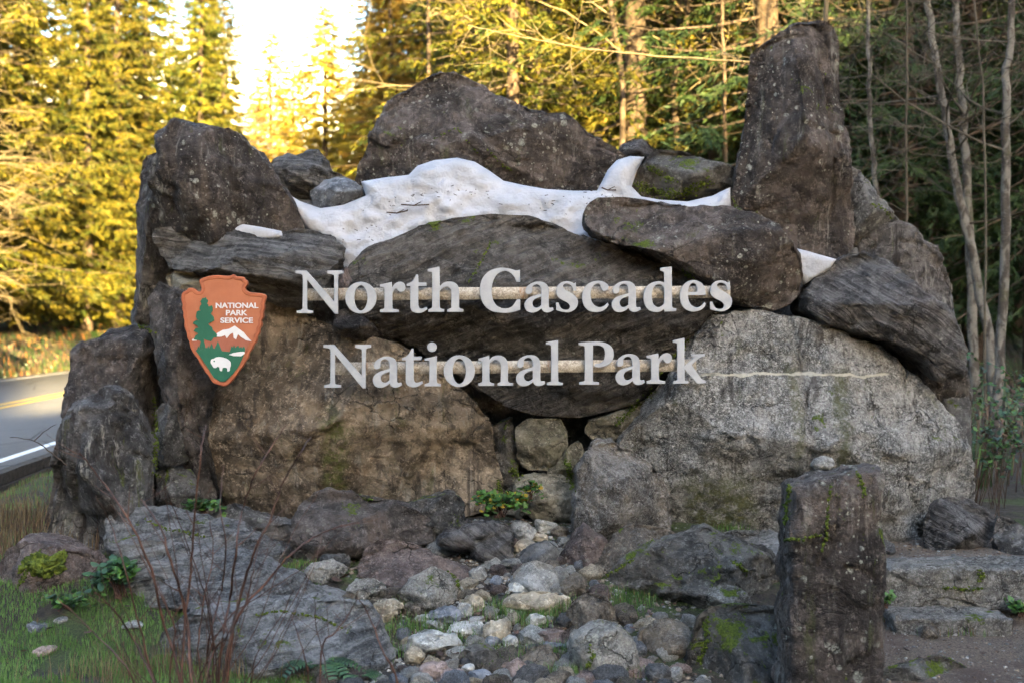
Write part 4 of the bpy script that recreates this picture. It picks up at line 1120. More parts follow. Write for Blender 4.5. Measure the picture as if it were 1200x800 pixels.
# near pillar, steps and rocks on the right
boulder('stone_pillar', [(918,860),(913,800),(916,766),(914,725),(918,690),(916,666),(920,640),(919,610),(923,588),(922,569),(930,563),(942,562),(952,556),(983,551),(998,546),(1010,548),(1023,545),(1029,552),(1027,600),(1030,640),(1027,700),(1030,745),(1027,800),(1030,860)], 7.35, .22, .26, M['purple'],
    'upright purple brown stone pillar in the right foreground, cracked near its top', cat='stone pillar', seed=131, chunk=.022, amp=.010, p=7, res=2.4, cen=(972,700), facets=0, fine=.008,
    grooves=[([(970,560),(972,590),(970,625)], .012, .03), ([(916,633),(945,631),(966,625)], .008, .025), ([(966,630),(960,645),(950,650)], .02, .03), ([(980,656),(1000,664),(1016,666),(1014,672)], .012, .035), ([(930,700),(938,680)], .01, .015)])
fb([(1081,632),(1083,608),(1090,593),(1100,583),(1127,581),(1150,592),(1167,603),(1166,624),(1148,646),(1105,650),(1085,644)], 'strata_r', 'grey block with a flat slanting face beside the right foot of the granite boulder', 132, .28, .3, Y=9.85, strata=(D(-25), .015), chunk=.04, planes=[(1125,605,.16,-1.0,-1.6),(1095,620,.18,1.5,0)])
fb([(1165,648),(1163,625),(1168,603),(1185,607),(1215,625),(1225,660),(1180,664)], 'grey', 'smaller grey rock at the right edge, beside the slant faced block', 133, .25, .3, Y=9.75)
fb([(1031,786),(1050,776),(1073,772),(1100,765),(1127,777),(1153,796),(1165,830),(1025,830)], 'mossy', 'mossy rock at the bottom, right of the near pillar', 134, .25, .25, Y=7.75)
fb([(1028,640),(1035,632),(1048,636),(1050,648),(1036,652)], 'grey', 'small grey stone at the foot of the granite boulder, right of the near pillar', 135, .08, .1, Y=9.75, cat='stone')
def slab(label, x0, x1, Yf, Yb, ztop, zbot, seed, mat='step'):
    S, Fq = csphere(64)
    k = (np.abs(S) ** 9).sum(1) ** (-1 / 9)
    V = S * k[:, None] * np.array([(x1 - x0) / 2, (Yb - Yf) / 2, (ztop - zbot) / 2])
    V = displace(V, Fq, 0.8, seed, .02, .03, None, .010)
    tag(link('stone_step', mesh_np('stone_step', V, Fq, mats=[M[mat]]), loc=((x0 + x1) / 2, (Yf + Yb) / 2, (ztop + zbot) / 2)), label, 'stone step')
a = wpos(1024, 664, 8.75); b = wpos(1262, 660, 8.75); c = wpos(1100, 709, 8.75)
slab('upper stone step, a thick granite block beside the near pillar', a.x, b.x, 8.75, 9.25, a.z, c.z - .05, 141)
a = wpos(1050, 722, 8.45); b = wpos(1190, 722, 8.45); c = wpos(1100, 738, 8.45)
slab('lower stone step, a thin slab with grass along its front edge', a.x, b.x, 8.42, 8.80, a.z, c.z - .08, 142)
fb([(1078,742),(1082,732),(1092,728),(1100,736),(1098,745)], 'brownrock', 'small pointed stone in front of the lower step', 143, .05, .05, Y=8.35, cat='stone')
# cairn stone in the niche of the granite boulder
boulder('shelf_stone', [(942,556),(946,552),(978,551),(984,554),(980,558),(948,559)], 9.6, .10, .2, M['brownrock'], 'thin flat stone shelf in a dark niche of the granite boulder, above the near pillar', cat='stone', seed=144, res=2, p=4)
boulder('stone', [(951,545),(954,537),(964,533),(976,538),(979,546),(972,551),(956,551)], 9.56, .07, .07, M['mid'], 'rounded grey stone perched on the thin stone shelf above the near pillar', cat='stone', seed=145, res=2, p=2.2, chunk=0, facets=0)

# stones traced one by one: (cx, cy, w, h, material, label)
ST = [
 (605,597,31,22,'tan','round tan stone beside the leafy plant at the foot of the stack'),
 (650,601,33,22,'pale','pale greenish flat stone at the foot of the gap in the stack'),
 (614,623,33,22,'mid','rounded grey stone just below the round tan stone'),
 (638,618,30,15,'pale','pale wedge stone between the rounded grey stone and the rough squarish boulder'),
 (656,623,23,15,'brownrock','small dark brown stone left of the rough squarish boulder foot'),
 (660,634,17,10,'mid','little grey stone left of the reddish pyramid stone'),
 (632,631,20,11,'tan','small cream stone in the middle of the upper stone bed'),
 (616,642,30,17,'tan','tan stone left of the small cream stone'),
 (648,664,20,15,'brownrock','brown stone touching the top of the light grey granite stone'),
 (673,686,32,27,'brownrock','swirled brown stone below the reddish pyramid stone'),
 (608,689,27,14,'pale','pale oval stone left of the light grey granite stone foot'),
 (556,707,25,18,'tan','tan oval stone right of the slanting lichened stone'),
 (545,714,20,15,'mid','grey stone tucked beside the tan oval stone'),
 (486,716,27,20,'brownrock','rusty tan stone left of the slanting lichened stone foot'),
 (494,724,17,10,'pale','small white stone beside the rusty tan stone'),
 (522,721,42,19,'blue','low blue grey stone in front of the slanting lichened stone'),
 (583,668,21,14,'redrock','reddish brown stone right of the long purple boulder'),
 (582,681,16,14,'blue','small dark blue stone below the reddish brown stone'),
 (560,672,22,15,'mid','grey green stone at the right tip of the long purple boulder'),
 (629,727,26,17,'pale','flat pale grey stone in the grass at lower centre'),
 (584,739,36,24,'tan','big rounded tan stone at lower centre'),
 (577,752,21,14,'blue','blue grey stone in front of the big rounded tan stone'),
 (598,752,18,13,'pale','cream stone right of the blue grey stone'),
 (545,737,42,15,'pale','long pale stone left of the big rounded tan stone'),
 (510,733,26,10,'mid','small flat grey stone behind the wide pale slab'),
 (651,757,32,10,'blue','thin bluish white slab left of the round lichen spotted boulder'),
 (486,770,24,22,'tan','upright tan stone at lower left of the stone bed'),
 (508,786,34,18,'pink','pinkish stone at the bottom left of the stone bed'),
 (532,793,30,16,'pink','second pinkish stone at the bottom, right of the first'),
 (549,782,18,9,'pale','small white stone behind the pinkish stones'),
 (563,792,30,13,'blue','flat blue white stone at the very bottom, right of the pinkish stones'),
 (494,795,28,14,'mid','speckled grey stone at the very bottom left of the stone bed'),
 (655,795,30,18,'brownrock','brown stone at the very bottom, left of the round lichen spotted boulder'),
 (772,789,32,21,'darkstone','smooth black oval stone at the bottom, left of the mossy block'),
 (793,789,18,17,'mid','small grey stone between the black oval stone and the mossy block'),
 (394,656,34,27,'darkstone','smooth dark olive stone in front of the dark flat topped boulder'),
 (381,671,50,27,'lichened','white lichen covered dome stone in front of the smooth dark olive stone'),
 (335,612,22,16,'tan','small tan stone at the foot of the ochre boulder'),
 (428,694,50,26,'lichened','pale rough stone left of the slanting lichened stone'),
 (448,716,52,24,'tan','broad tan stone between the sloping slab and the stone bed'),
 (413,702,30,14,'brownrock','rusty stone on the right tip of the long sloping slab'),
 (736,737,16,12,'blue','small blue grey stone behind the domed grey brown stone'),
 (724,746,14,10,'pink','little pinkish stone right of the round lichen spotted boulder'),
 (560,726,20,9,'mid','small thin stone beyond the long pale stone'),
 (600,714,16,9,'pale','small pale stone in front of the long flat tan stone'),
 (640,716,18,9,'tan','small tan stone by the grass tuft at the centre'),
 (590,700,16,10,'darkstone','little black stone left of the long flat tan stone'),
 (300,603,22,12,'redrock','small reddish stone at the foot of the ochre boulder, left side'),
 (45,735,26,9,'blue','flat stone showing through the grass at the left'),
 (70,727,20,8,'mid','small dark stone in the grass at the left'),
 (53,762,30,10,'pink','flat pinkish stone in the grass at the left'),
 (155,733,26,10,'mid','pale flat stone in the grass behind the bare twigs'),
]
placed = []
def small_stone(px, py, w, h, mat, label, seed, group=None, N=None, name='stone'):
    g = on_ground(px, min(py + h * 0.42, 812))
    s = g.y / F
    rx, rz = w / 2 * s, h / 2 * s
    ry = rx * random.Random(seed).uniform(.75, 1.0)
    Y = g.y + ry * 0.5
    N = N or int(max(7, min(26, w * 0.55)))
    S, Fq = csphere(N)
    r = random.Random(seed * 3 + 1)
    pw = r.choice((2.1, 2.4, 2.9))
    k = (np.abs(S) ** pw).sum(1) ** (-1 / pw)
    V = S * k[:, None] * np.array([rx, ry, rz * 1.12])
    sz = 2 * math.sqrt(rx * rz)
    for q_ in range(r.randint(2, 6)):
        nv = np.array([r.gauss(0, 1), r.gauss(-.3, 1), r.gauss(.3, 1)]); nv /= np.linalg.norm(nv)
        dd = V @ nv; lim = dd.max() * r.uniform(.62, .92)
        V -= np.maximum(0, dd - lim)[:, None] * nv
    V = displace(V, Fq, sz, seed, .09, .09, None, .004)
    rot = Matrix.Rotation(r.uniform(-.25, .25), 3, 'Y')
    V = V @ np.array(rot).T
    o = link(name, mesh_np(name, V, Fq, mats=[M[mat]]), loc=wpos(px, py, Y))
    tag(o, label, 'stone', group)
    placed.append((o.location.x, o.location.y, rx))
    return o
for i, (px, py, w, h, mt, lb) in enumerate(ST): small_stone(px, py, w, h, mt, lb, 300 + i)
# the many small alike stones that fill the bed
def blocked(x, y, r):
    return any((x - a) ** 2 + (y - b) ** 2 < ((r + c) * 0.8) ** 2 for a, b, c in placed)
BIG = [o for o in bpy.data.objects if o.type == 'MESH' and o.name.split('.')[0] in ('boulder', 'stone_pillar', 'stone_step')]
BB = []
for o in BIG:
    cs = [o.location + Vector(c) for c in o.bound_box]
    BB.append((min(c.x for c in cs), max(c.x for c in cs), min(c.y for c in cs), max(c.y for c in cs), min(c.z for c in cs)))
def in_big(x, y, z):
    return any(a + .05 < x < b - .05 and c + .10 < y < d and e < z + .1 for a, b, c, d, e in BB)
protos = []
for i in range(10):
    S, Fq = csphere(9)
    r = random.Random(900 + i)
    V = S * np.array([1, r.uniform(.7, 1), r.uniform(.5, .75)])
    for q_ in range(5):
        nv = np.array([r.gauss(0, 1), r.gauss(0, 1), r.gauss(0, 1)]); nv /= np.linalg.norm(nv)
        dd = V @ nv; V -= np.maximum(0, dd - dd.max() * r.uniform(.6, .9))[:, None] * nv
    V = displace(V, Fq, 1.4, 900 + i, .09, .10, None, 0)
    protos.append((V, Fq))
kinds = ['tan', 'pale', 'tan', 'pale', 'mid', 'mid', 'blue', 'pink', 'darkstone', 'brownrock', 'redrock', 'mid', 'brownrock', 'darkstone']
lab_k = {'tan': 'small tan pebble in the stone bed before the monument', 'pale': 'small pale pebble in the stone bed before the monument', 'mid': 'small grey pebble in the stone bed before the monument',
         'blue': 'small blue grey pebble in the stone bed before the monument', 'pink': 'small pinkish pebble in the stone bed before the monument', 'darkstone': 'small dark pebble in the stone bed before the monument',
         'brownrock': 'small brown pebble in the stone bed before the monument', 'redrock': 'small reddish pebble in the stone bed before the monument'}
pm_cache = {}
R = random.Random(44)
cnt = 0
for tries in range(6000):
    if cnt >= 290: break
    y = R.uniform(7.45, 9.9)
    cxm = -0.15 + (y - 7.5) * 0.12
    x = cxm + R.gauss(0, .55)
    if x < -1.15 or x > 1.5: continue
    r = R.choice((.12, .10, .085, .07) if tries < 1500 else ((.05, .06, .07) if tries < 3200 else (.02, .027, .035, .045))) 
    z = gz(x, y)
    if blocked(x, y, r) or in_big(x, y, z): continue
    k = R.choice(kinds); pi = R.randrange(10)
    if (k, pi) not in pm_cache: pm_cache[(k, pi)] = mesh_np('pebble', protos[pi][0], protos[pi][1], mats=[M[k]])
    o = link('pebble', pm_cache[(k, pi)], loc=(x, y, z + r * 0.12))
    o.scale = (r, r, r); o.rotation_euler = (R.uniform(-.3, .3), R.uniform(-.3, .3), R.uniform(0, 6))
    tag(o, lab_k[k], 'pebble', k + ' pebbles filling the stone bed' if k not in ('mid', 'blue', 'brownrock', 'redrock', 'darkstone') else {'mid': 'grey', 'blue': 'blue grey', 'brownrock': 'brown', 'redrock': 'reddish', 'darkstone': 'dark'}[k] + ' pebbles filling the stone bed')
    placed.append((x, y, r)); cnt += 1
# gravel and grit between them, and on the path
def scatter_grit(name, n, fx, mats, smin, smax, seed):
    r = np.random.RandomState(seed)
    X, Y, S = fx(r, n)
    Z = ground_np(X, Y)
    base = np.array([[-1,-1,0],[1,-1,0],[1,1,0],[-1,1,0],[-.6,-.5,1],[.6,-.6,.9],[.5,.6,1],[-.5,.6,.8]], float)
    fc = np.array([[0,1,5,4],[1,2,6,5],[2,3,7,6],[3,0,4,7],[4,5,6,7],[3,2,1,0]])
    n = len(X)
    a = r.uniform(0, 6.28, n); ca, sa = np.cos(a), np.sin(a)
    s = S
    B = base[None] * (1 + r.uniform(-.3, .3, (n, 8, 3)))
    V = np.empty((n, 8, 3))
    V[..., 0] = (B[..., 0] * ca[:, None] - B[..., 1] * sa[:, None]) * s[:, None] + X[:, None]
    V[..., 1] = (B[..., 0] * sa[:, None] + B[..., 1] * ca[:, None]) * s[:, None] + Y[:, None]
    V[..., 2] = (B[..., 2] * .8 - .25) * s[:, None] + Z[:, None]
    Fc = (fc[None] + (np.arange(n) * 8)[:, None, None]).reshape(-1, 4)
    mi = np.repeat(r.randint(0, len(mats), n), 6)
    o = link(name, mesh_np(name, V.reshape(-1, 3), Fc, smooth=False, mats=mats, mi=mi))
    o['kind'] = 'stuff'
    return o
def plain_stone(n, c):
    return plain_mat(n, tuple(q * .75 for q in c), tuple(q * 1.2 for q in c), 30, .85)
GM_ = [plain_stone('grit_tan', (.16,.13,.10)), plain_stone('grit_grey', (.12,.12,.115)), plain_stone('grit_brown', (.08,.055,.042)), plain_stone('grit_pale', (.24,.235,.22))]
scatter_grit('gravel', 7000, lambda r, n: (r.normal(0.1, .75, n).clip(-1.8, 2.2), r.uniform(7.3, 10.2, n), r.choice([.006, .009, .013, .02], n, p=[.4,.3,.2,.1])), GM_, 0, 0, 3)
scatter_grit('path_gravel', 8000, lambda r, n: (r.uniform(2.1, 5.5, n), 7.0 + r.rand(n) ** .8 * 3.6, r.choice([.003, .005, .008, .013], n, p=[.45,.35,.16,.04])), GM_, 0, 0, 4)

# ------------------------------------------------------------------ timber edge by the road
M['timber'] = plain_mat('weathered_timber', (0.030, 0.024, 0.019), (0.075, 0.062, 0.050), 14, 0.85, bump=0.01)
tw = empty('timber_edging', (-4.70 + ROAD_K * 13, 13, -.36))
yy = 9.5
for row in range(2):
    yy = 8.5 + row * 1.1
    while yy < 19:
        L = 2.35
        S, Fq = csphere(10)
        V = np.clip(S * 1.75, -1, 1) * np.array([.07, L / 2 - .01, .068])
        V[:, 2] += .004 * perlin(V * 9); V[:, 0] += .006 * perlin(V * 5 + 8)
        o = link('beam', mesh_np('beam', V, Fq, smooth=False, mats=[M['timber']]), parent=tw)
        ym = yy + L / 2
        o.location = Vector((-4.70 + ROAD_K * ym + row * -.03, ym, -.30 + .145 * row)) - tw.location
        o.rotation_euler = (0, 0, math.atan(-ROAD_K))
        yy += L
tag(tw, 'dark weathered timber beams edging the near side of the road, at the left edge', 'timber edging')

# moss cushions growing along cracks and ledges, set where the rock surface is
bpy.context.view_layer.update()
DG = bpy.context.evaluated_depsgraph_get()
def surf(px, py):
    d = (wpos(px, py, 10) - Vector((0, 0, CAM_Z))).normalized()
    ok, loc, nrm, idx, ob, mtx = SC.ray_cast(DG, Vector((0, 0, CAM_Z)), d)
    return (loc, nrm) if ok and ob.name.split('.')[0] in ('boulder', 'stone', 'stone_pillar', 'stone_step', 'shelf_stone') else None
def moss_line(pts, w, label, seed, dens=1.0):
    r = random.Random(seed)
    V, Fc = [], []
    S, Fq = csphere(2)
    L = 0; segs = []
    for a, b in zip(pts[:-1], pts[1:]):
        l = math.hypot(b[0] - a[0], b[1] - a[1]); segs.append((a, b, l)); L += l
    for (a, b, l) in segs:
        for k in range(max(2, int(l * w * .38 * dens))):
            t = r.random()
            h = surf(a[0] + (b[0] - a[0]) * t + r.gauss(0, w * .35), a[1] + (b[1] - a[1]) * t + r.gauss(0, w * .35))
            if not h or h[0].y > 12: continue
            s = r.choice((.35, .5, .7, 1.0)) * .0085 * (1 + w * .04)
            q = (S * np.array([s, s, s * .8])) + r.uniform(.8, 1.2) * .002 * np.array([[r.gauss(0, 1) for _ in range(3)] for _ in range(len(S))]) + np.array(h[0] + h[1] * .003)
            n0 = sum(len(x) for x in V)
            V.append(q); Fc.append(Fq + n0)
    if not V: return
    V = np.concatenate(V); c = V.mean(0)
    tag(link('moss', mesh_np('moss', V - c, np.concatenate(Fc), mats=[MOSS_M]), loc=c), label, 'moss', kind='stuff')
MOSS_M = plain_mat('cushion_moss', (0.035, 0.055, 0.008), (0.13, 0.17, 0.018), 45, .95, bump=.02)
for i, (pts, w, lb) in enumerate([
    ([(575,284),(567,300),(557,318),(548,334)], 2.5, 'thin green line of moss down a crack in the oval boulder, above the upper lettering'),
    ([(806,397),(797,410),(786,425),(775,441),(765,456),(752,470),(738,482),(722,498)], 6, 'strip of green moss along the upper left edge of the granite boulder'),
    ([(798,317),(806,322),(816,328)], 3.5, 'small moss tuft where two boulders meet above the upper lettering'),
    ([(181,465),(183,500),(182,530),(184,560)], 5, 'moss in the dark joint between the left end boulder and the upright pale stone'),
    ([(745,215),(756,222),(775,226),(795,228),(812,222),(830,214)], 9, 'green moss spread over the low side of the boulder behind the snow'),
    ([(760,195),(775,205),(790,212)], 6, 'moss patch on the left shoulder of the boulder behind the snow'),
    ([(973,568),(971,590),(970,612),(968,630),(962,645)], 2.5, 'moss filling the upright crack in the near stone pillar'),
    ([(920,632),(940,631),(962,626)], 2.5, 'moss along the level crack in the near stone pillar'),
    ([(926,568),(922,590),(921,615)], 4, 'moss on the upper left edge of the near stone pillar'),
    ([(1003,552),(1010,566),(1014,580)], 3.5, 'moss near the top right corner of the near stone pillar'),
    ([(829,725),(830,745),(824,762),(818,782)], 6, 'moss down the left face of the block beside the near stone pillar'),
    ([(600,545),(606,560),(612,552)], 6, 'moss in the gap below the oval boulder, left of the tan stones'),
    ([(664,540),(668,560),(672,575)], 6, 'moss in the gap below the oval boulder, right of the tan stones'),
    ([(582,560),(590,580),(600,592)], 6, 'moss at the bottom left of the gap, above the leafy plant'),
    ([(160,383),(172,384),(180,390)], 3, 'moss on the top right corner of the left end boulder'),
    ([(1146,668),(1152,674),(1148,682)], 5, 'round moss spot on the front of the upper stone step'),
    ([(1105,688),(1130,690),(1150,688)], 3, 'faint moss low on the front of the upper stone step'),
    ([(705,676),(722,668),(742,655)], 3.5, 'moss flecks on the left slope of the large dark angular boulder'),
    ([(855,655),(868,662),(875,672)], 4, 'moss patch on the right shoulder of the large dark angular boulder'),
    ([(690,755),(695,770),(688,782)], 3.5, 'moss down the front of the round lichen spotted boulder'),
    ([(525,668),(535,680),(540,692)], 3, 'moss on the right edge of the slanting lichened stone'),
    ([(20,690),(30,672),(40,655),(48,645)], 4, 'streak of moss up the left part of the low purple brown rock'),
    ([(420,578),(430,585),(438,580)], 3, 'moss on the top edge of the dark flat topped boulder'),
    ([(300,720),(330,716),(372,722),(400,735)], 2.0, 'scattered moss flecks on the lowest sloping slab'),
    ([(170,608),(195,620),(215,622),(240,628)], 2.5, 'moss in the cracks of the pale layered slab'),
    ([(858,230),(862,240),(866,246)], 3, 'moss at the left foot of the tall pillar stone'),
    ([(1020,238),(1034,244),(1046,256)], 3, 'moss on the grey rock behind the tall pillar stone'),
    ([(570,175),(585,190),(600,200)], 2.5, 'faint moss on the front of the peaked boulder'),
    ([(505,165),(535,150),(560,180)], 1.2, 'thin moss line high on the peaked boulder')]): moss_line(pts, w, lb, 500 + i)

# ------------------------------------------------------------------ small plants, grass, twigs
M['grass'] = plain_mat('short_grass', (0.085, 0.16, 0.035), (0.15, 0.26, 0.07), 1.7, 0.6, trans=0.3)
M['dry_grass'] = plain_mat('dry_grass', (0.09, 0.062, 0.032), (0.22, 0.16, 0.085), 3, 0.7, trans=0.25)
M['leaf_green'] = plain_mat('green_leaf', (0.035, 0.10, 0.020), (0.10, 0.20, 0.03), 5, 0.45, trans=0.25, spec=0.5)
M['leaf_dark'] = plain_mat('dark_glossy_leaf', (0.018, 0.050, 0.018), (0.040, 0.090, 0.026), 4, 0.35, trans=0.15, spec=0.5)
M['leaf_yellow'] = plain_mat('yellow_leaf', (0.25, 0.20, 0.02), (0.35, 0.20, 0.03), 6, 0.5, trans=0.3)
M['leaf_dead'] = plain_mat('dead_leaf', (0.035, 0.022, 0.020), (0.10, 0.055, 0.035), 9, 0.6, varyobj=.4)
M['leaf_orange'] = plain_mat('orange_leaf', (0.30, 0.11, 0.03), (0.40, 0.17, 0.05), 9, 0.6)
M['red_stem'] = plain_mat('red_brown_stem', (0.038, 0.018, 0.013), (0.095, 0.045, 0.030), 14, 0.55, varyobj=.35)
M['moss'] = plain_mat('moss', (0.035, 0.055, 0.008), (0.14, 0.17, 0.02), 30, 0.95, bump=.03)

def blades(name, X, Y, H, Wd, mats, seed, lean=.6, z0=None, probs=None):
    r = np.random.RandomState(seed)
    n = len(X)
    Z = ground_np(X, Y) if z0 is None else z0
    a = r.uniform(0, 2 * PI, n)
    l = r.uniform(.1, 1, n) * lean * H
    b = a + r.uniform(-.8, .8, n) + PI / 2
    wx, wy = np.cos(b) * Wd / 2, np.sin(b) * Wd / 2
    V = np.empty((n, 5, 3))
    V[:, 0] = np.stack([X - wx, Y - wy, Z - .01], 1)
    V[:, 1] = np.stack([X + wx, Y + wy, Z - .01], 1)
    mx, my = X + np.cos(a) * l * .35, Y + np.sin(a) * l * .35
    V[:, 2] = np.stack([mx + wx * .8, my + wy * .8, Z + H * .6], 1)
    V[:, 3] = np.stack([mx - wx * .8, my - wy * .8, Z + H * .6], 1)
    V[:, 4] = np.stack([X + np.cos(a) * l, Y + np.sin(a) * l, Z + H * (1 - .25 * (l / H))], 1)
    i = np.arange(n)[:, None] * 5
    q = np.concatenate([i + np.array([0, 1, 2]), i + np.array([0, 2, 3]), i + np.array([3, 2, 4])], 0)
    k = r.choice(len(mats), n, p=probs)
    o = link(name, mesh_np(name, V.reshape(-1, 3), q, smooth=False, mats=mats, mi=np.concatenate([k, k, k])))
    o['kind'] = 'stuff'
    return o
r = np.random.RandomState(8)
n = 42000
X = r.uniform(-4.3, -.95, n); Y = r.uniform(7.3, 9.4, n)
keep = (perlin(np.stack([X * 3, Y * 3, X * 0], 1)) > -.34) & (X < -1.25 + (8.2 - Y) * .1)
X, Y = X[keep], Y[keep]
blades('grass', X, Y, r.uniform(.015, .05, len(X)), .0045, [M['grass'], M['dry_grass'], M['leaf_green']], 9, probs=[.78, .05, .17])
n = 14000
X = r.uniform(-9, -3.6, n); Y = r.uniform(9.4, 15, n)
k = (X + .087 * Y > -4.5 - .25) | (X + .087 * Y > -4.6)
X, Y = X[k], Y[k]
blades('rough_grass', X, Y, r.uniform(.03, .09, len(X)), .006, [M['grass'], M['dry_grass']], 10, probs=[.45, .55])
# tufts between the stones, photo pixel -> ground
def tuft(name, spots, mats, probs, seed, H=(.04, .10), wd=.004, per=120, spread=.11):
    r = np.random.RandomState(seed)
    XX, YY = [], []
    for (px, py, k) in spots:
        g = on_ground(px, py)
        m = int(per * k)
        XX.append(g.x + r.normal(0, spread * k ** .5 * .7, m)); YY.append(g.y + r.normal(0, spread * .4, m))
    X, Y = np.concatenate(XX), np.concatenate(YY)
    return blades(name, X, Y, r.uniform(H[0], H[1], len(X)), wd, mats, seed, probs=probs)
tuft('grass', [(600,718,2),(640,722,2),(665,715,1.5),(575,722,1),(490,735,1.5),(468,715,1),(470,745,1.5),(545,750,1),(620,735,1.5),(650,790,2),(560,770,1),(730,790,2),(745,710,1),(520,745,1),(655,770,1),(735,704,1.5),(330,625,1),(450,770,2),(860,622,1),(610,770,1)], [M['grass'], M['leaf_green'], M['dry_grass']], [.6, .25, .15], 21)
tuft('grass', [(x, y, 1.6) for x, y in ((1055,728),(1075,735),(1095,738),(1115,740),(1135,736),(1150,737),(1060,722),(1125,742))], [M['grass'], M['dry_grass'], M['leaf_orange']], [.45, .5, .05], 22, H=(.03, .08))
tuft('dry_grass', [(20,640,3),(40,650,3),(60,620,4),(30,615,4),(10,610,3),(70,640,2)], [M['dry_grass'], M['red_stem']], [.85, .15], 23, H=(.08, .32), wd=.006, per=90, spread=.35)
tuft('dry_grass', [(150,790,2),(190,780,2),(230,795,3),(260,770,2),(300,790,2),(120,800,2)], [M['dry_grass'], M['grass']], [.7, .3], 24, H=(.06, .22), wd=.004, per=60, spread=.2)

def leaf_plant(name, c, spread, nst, lps, size, mats, probs, label, cat, seed, hgt=.25, group=None, drop=.3, base=.15, stm='red_stem'):
    """stems from a root with ovate leaves on them"""
    r = random.Random(seed)
    root = empty(name, c)
    paths, V, Fc, mi = [], [], [], []
    for s in range(nst):
        a = r.uniform(0, 2 * PI)
        L = r.uniform(.5, 1)
        e = Vector((math.cos(a) * spread * L, math.sin(a) * spread * .6 * L, hgt * r.uniform(.4, 1.05)))
        p0 = Vector((math.cos(a * 1.7) * spread * base, math.sin(a * 1.7) * spread * base * .8, 0))
        pts = []
        for k in range(6):
            t = k / 5
            pts.append(p0.lerp(e, t) + Vector((0, 0, hgt * .35 * math.sin(t * PI) - drop * hgt * t * t)))
        paths.append([(p, .0035 * (1.2 - k / 6)) for k, p in enumerate(pts)])
        for q in range(lps):
            t = r.uniform(.25, 1) * 4.99
            b = pts[int(t)].lerp(pts[int(t) + 1], t % 1)
            d = Vector((r.uniform(-1, 1), r.uniform(-1, .6), r.uniform(-.35, .55))).normalized()
            sd = d.cross(Vector((r.uniform(-.4, .4), r.uniform(-.9, -.1), 1))).normalized()
            nn = d.cross(sd)
            l = size * r.uniform(.6, 1.25); w = l * r.uniform(.28, .42)
            n0 = len(V)
            V += [tuple(x) for x in (b, b + d * l * .35 + sd * w + nn * l * .08, b + d * l * .75 + sd * w * .75 + nn * l * .06, b + d * l, b + d * l * .75 - sd * w * .75 + nn * l * .06, b + d * l * .35 - sd * w + nn * l * .08, b + d * l * .5)]
            Fc += [(n0, n0 + 1, n0 + 6), (n0 + 1, n0 + 2, n0 + 6), (n0 + 2, n0 + 3, n0 + 6), (n0 + 3, n0 + 4, n0 + 6), (n0 + 4, n0 + 5, n0 + 6), (n0 + 5, n0, n0 + 6)]
            mi += [r.choices(range(len(mats)), probs)[0]] * 6
    link('foliage', mesh_np('foliage', V, Fc, smooth=False, mats=mats, mi=mi), parent=root)['kind'] = 'stuff'
    v, f = tube_mesh(paths, 4)
    link('stem', mesh_np('stem', v, f, mats=[M[stm]]), parent=root)
    tag(root, label, cat, group)
    return root
LG, LD, LYE = M['leaf_green'], M['leaf_dark'], M['leaf_yellow']
c = wpos(585, 606, 9.75); leaf_plant('leafy_plant', c, .26, 22, 14, .055, [LG, LD, LYE], [.68, .17, .15], 'leafy green plant with some yellow leaves at the foot of the stack, below the gap', 'plant', 1, .24)
c = wpos(622, 588, 9.85); leaf_plant('leafy_plant', c, .12, 8, 10, .045, [LG, LD, LYE], [.7, .2, .1], 'small leafy sprig climbing the gap above the tan stones', 'plant', 2, .20)
c = wpos(240, 603, 9.62); leaf_plant('leafy_plant', c, .18, 14, 12, .05, [LG, LD], [.4, .6], 'low green plant at the foot of the dark slab, right of the left end boulders', 'plant', 3, .16)
c = wpos(142, 700, 8.65); leaf_plant('leafy_plant', c, .30, 22, 13, .065, [LD, LG], [.7, .3], 'dark leaved bramble between the moss topped rock and the sloping slab', 'plant', 4, .34)
c = wpos(75, 715, 8.55); leaf_plant('leafy_plant', c, .25, 10, 10, .05, [LD, LG], [.6, .4], 'low dark bramble in front of the moss topped rock', 'plant', 5, .14)
c = wpos(1038, 712, 8.6); leaf_plant('leafy_plant', c, .08, 8, 9, .035, [LG], [1], 'tiny bright green plant at the left end of the stone steps', 'plant', 6, .12)
c = wpos(1196, 722, 8.65); leaf_plant('leafy_plant', c, .12, 10, 9, .05, [LG, LD], [.7, .3], 'small green plant at the right end of the lower step', 'plant', 7, .12)
c = wpos(1180, 600, 10.8); leaf_plant('evergreen_shrub', c, .42, 20, 17, .055, [LD, LG, M['leaf_dead']], [.68, .25, .07], 'dark glossy leaved shrub at the right edge behind the slant faced block', 'shrub', 8, .9, drop=-.1, base=.7, stm='twig')
c = wpos(1150, 600, 12.2); leaf_plant('evergreen_shrub', c, .36, 14, 15, .05, [LD, LG, M['leaf_dead']], [.62, .3, .08], 'taller dark leaved shrub just right of the right end of the stack', 'shrub', 9, 1.35, drop=-.1, base=.7, stm='twig')
c = wpos(1220, 560, 12.5); leaf_plant('evergreen_shrub', c, .55, 20, 17, .055, [LD, LG, M['leaf_dead']], [.7, .22, .08], 'dark leaved shrub cut by the right edge of the photo', 'shrub', 10, 1.0, drop=-.1, base=.7, stm='twig')
